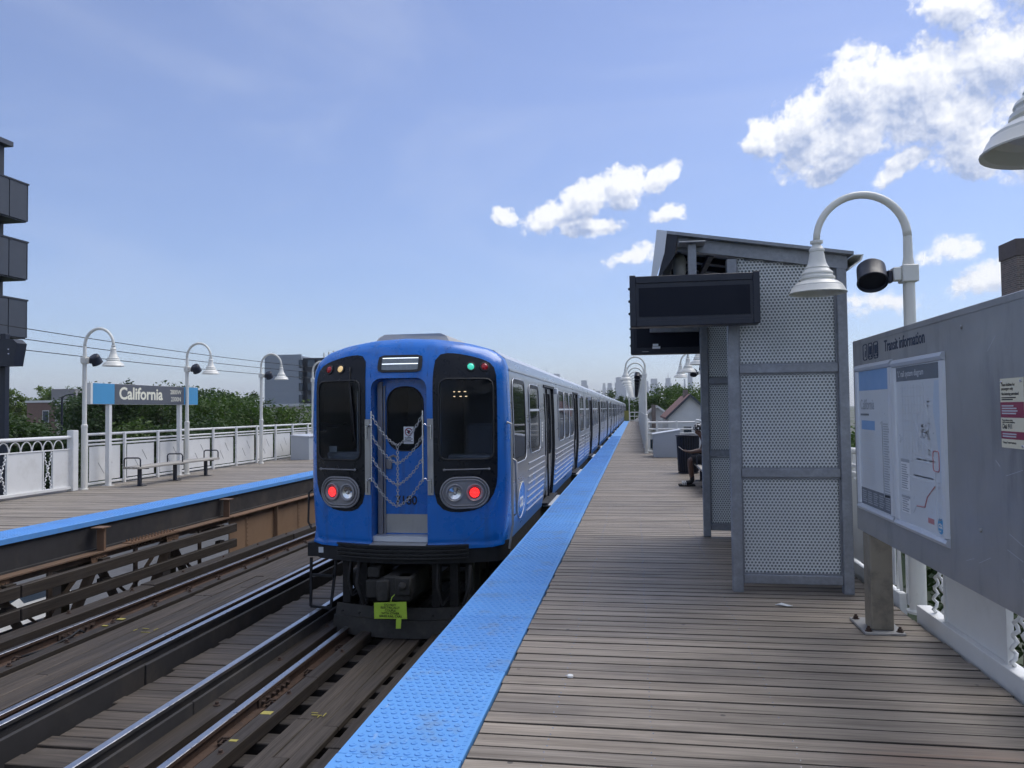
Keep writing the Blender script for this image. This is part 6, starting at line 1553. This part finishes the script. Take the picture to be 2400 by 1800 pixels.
gable_house('white gabled house with grey roof and brick chimney beyond the cabinet', 2.6, 3.2, 95, 110, -.55, 1.75, MAT['siding'], MAT['roof_grey'], (2.15, -.75, 2.0), [(3.6, -3.2, 1.0), (1.2, -3.4, 1.0)])
gable_house('white house with steep red brown roof beside the shelter frame', 5.15, 2.1, 75, 90, .75, 2.75, MAT['siding'], MAT['roof_red'], (5.0, 4.0, 3.4), [(4.4, -1.4, .9), (5.7, -1.4, .9)])
# brick chimney stack rising behind the information board
cy_ = 30.0
cb = thing('brick_building', 'dark brick chimney stack on a building behind the information board', 'building', (14.5, 31, GZ))
MB().box(13.6, 22, 31.5, 42, GZ, 4.0).build('wall', MAT['brick'], cb)
MB().box(13.62, 14.66, cy_, cy_ + 1.25, GZ, 6.95).build('chimney_stack', MAT['brick'], cb)
MB().box(13.58, 14.70, cy_ - .04, cy_ + 1.29, 6.951, 7.55).build('chimney_cap', M('sooty_brick', (.12, .10, .10), .85, 0, .2, 6), cb)

# downtown towers, some six kilometres off
sk_m = [facade_mat('tower_skin', (.20, .23, .28), (.07, .09, .13), 9, 8), facade_mat('tower_skin_pale', (.34, .35, .37), (.12, .14, .18), 12, 9), facade_mat('tower_skin_blue', (.10, .16, .24), (.06, .09, .15), 7, 10, .8, .75)]
TW = [('slim pale tower far left above the train roof, with a thin mast', -768, -721, 312, 1, 1), ('pale stepped tower second from the left above the train roof', -687, -625, 300, 0, 0), ('square grey tower third from the left above the train roof', -455, -394, 240, 0, 0), ('low grey tower just left of the broad blue tower', -272, -244, 214, 1, 0), ('stepped grey tower touching the broad blue tower', -233, -188, 214, 0, 0),
      ('broad blue glass tower behind the far lamp posts', -169, -74, 262, 2, 0), ('narrow tower just right of the far lamp posts', 89, 113, 224, 1, 0), ('wide pale tower right of the far lamp posts', 122, 193, 244, 0, 0), ('dark topped tower with mast above the right hand trees', 245, 299, 248, 0, 1), ('low wide block between the masted tower and the shelter', 304, 382, 196, 1, 0), ('slim tower beside the shelter frame', 397, 413, 238, 0, 0), ('tallest tower behind the hanging lamp shades', 431, 469, 322, 2, 1),
      ('low hazy block behind the end of the train', -330, -285, 150, 0, 0), ('hazy block between the blue tower and the lamp posts', -40, 20, 175, 1, 0)]
for lb, x0, x1, h, mi, mast in TW:
    o = thing('skyline_tower', lb, 'tower', ((x0 + x1) / 2, 6500, GZ), 'downtown skyline towers'); w_ = x1 - x0
    MB().box(x0, x1, 6500, 6500 + w_, GZ, h * .82).build('shaft', sk_m[mi], o); MB().box(x0 + w_ * .1, x1 - w_ * .14, 6503, 6500 + w_ * .9, h * .82 + .01, h).build('crown', sk_m[mi], o)
    if mast: MB().tube([((x0 + x1) / 2, 6520, h), ((x0 + x1) / 2, 6520, h + 45)], [3, 1], 6).build('mast', sk_m[0], o)

# ================================================================== wires, street things
for k, (nm, za, sag) in enumerate((('topmost', 5.55, .95), ('middle', 5.0, .75), ('lowest', 4.55, .68))):
    pts = []
    for i in range(41):
        f = i / 40; pts.append((-22, 6 + 66 * f, za - sag * 4 * f * (1 - f) * .95))
    tag(MB().tube(pts, .016, 5).build('utility_wire', MAT['blackm'], None, at=(-22, 6, za)), f'{nm} of the three overhead wires crossing left of the train', 'wire', 'overhead wires')
for y, lb in ((6, 'wooden utility pole carrying the near end of the three wires'), (72, 'wooden utility pole carrying the far end of the three wires')):
    o = thing('utility_pole', lb, 'utility pole', (-22, y, GZ), 'utility poles'); MB().lathe([(.17, 0), (.12, 11.4), (.01, 11.45)], 10, (-22, y, GZ)).build('shaft', MAT['timber_y'], o); MB().box(-23, -21, y - .06, y + .06, 5.0, 5.12).build('cross_arm', MAT['timber_y'], o)
sl_ = thing('street_light', 'thin dark street light pole left of the first lamp post', 'street light', (-43.2, 52.5, GZ))
MB().lathe([(.12, 0), (.07, 8.6), (.01, 8.65)], 8, (-43.2, 52.5, GZ)).build('pole', MAT['black'], sl_); MB().tube([(-43.2, 52.5, 2.9), (-42.8, 52.4, 3.15), (-42.2, 52.2, 3.2)], .04, 6).cbox(-42.4, -41.9, 52.1, 52.35, 3.12, 3.22, .02).build('arm', MAT['black'], sl_)
def parked_car(label, x, y, rz, paint):
    o = thing('parked_car', label, 'car', (0, 0, 0), 'cars on the street below')
    prof_ = smooth_poly([(-2.2, .35), (-2.25, .75), (-1.5, .92), (-.95, 1.02), (-.35, 1.42), (1.0, 1.46), (1.75, 1.05), (2.2, .98), (2.25, .4)], 1)
    bd = MB().prism(prof_, -.86, .86, lambda u, v, q_: (u, q_ * (1 if v < 1.0 else .86), v)).build('body', paint, o, 40)
    MB().prism([(-.80, 1.04), (-.33, 1.38), (.95, 1.42), (1.50, 1.06)], -.80, .80, lambda u, v, q_: (u, q_ * (1.045 if v < 1.1 else .955), v)).build('side_glass', MAT['glass_bldg'], o)
    MB().add([(-1.02, -.68, 1.01), (-1.02, .68, 1.01), (-.42, .62, 1.43), (-.42, -.62, 1.43)], [(0, 1, 2, 3)]).build('windscreen', MAT['glass_bldg'], o)
    for sx in (-1.38, 1.38):
        for s_ in (-1, 1):
            wh = MB().lathe([(.001, .09), (.2, .09), (.3, .1), (.32, .06), (.32, -.1)], 18, (sx, s_ * .80, .32), Matrix.Rotation(-s_ * math.pi / 2, 3, 'X')).build('wheel', MAT['rubber'], o, 40)
            MB().lathe([(.001, .102), (.19, .095)], 14, (sx, s_ * .80, .32), Matrix.Rotation(-s_ * math.pi / 2, 3, 'X')).build('rim', MAT['alu'], wh)
    for s_ in (-1, 1): MB().cbox(-2.22, -2.12, s_ * .6 - .16, s_ * .6 + .16, .66, .78, .02).build('headlight', MAT['lens'], o)
    o.location = (x, y, GZ + .004); o.rotation_euler.z = rz
parked_car('white car on the street seen through the lattice girder at the left edge', -20.8, 22.6, R(88), MAT['white'])
parked_car('silver car on the street seen just below the far platform beam', -30.2, 35.6, R(20), M('silver_paint', (.5, .52, .54), .3, .5, .03, 3, coat=.5))

# ================================================================== summer haze over the whole place
m_ = bpy.data.materials.new('summer_haze'); m_.use_nodes = True; nt = m_.node_tree; nt.nodes.clear()
pv = nt.nodes.new('ShaderNodeVolumePrincipled'); pv.inputs['Color'].default_value = (.88, .94, 1.0, 1); pv.inputs['Density'].default_value = HAZE if 'HAZE' in globals() else 1.0e-4; pv.inputs['Anisotropy'].default_value = .2
om = nt.nodes.new('ShaderNodeOutputMaterial'); nt.links.new(pv.outputs[0], om.inputs['Volume'])
hz = stuff(MB().box(-12500, 12500, -3500, 16500, GZ - 1.5, 420).build('haze', m_)); hz.visible_shadow = True
for o in bpy.data.objects:
    if '_o' in o: del o['_o']
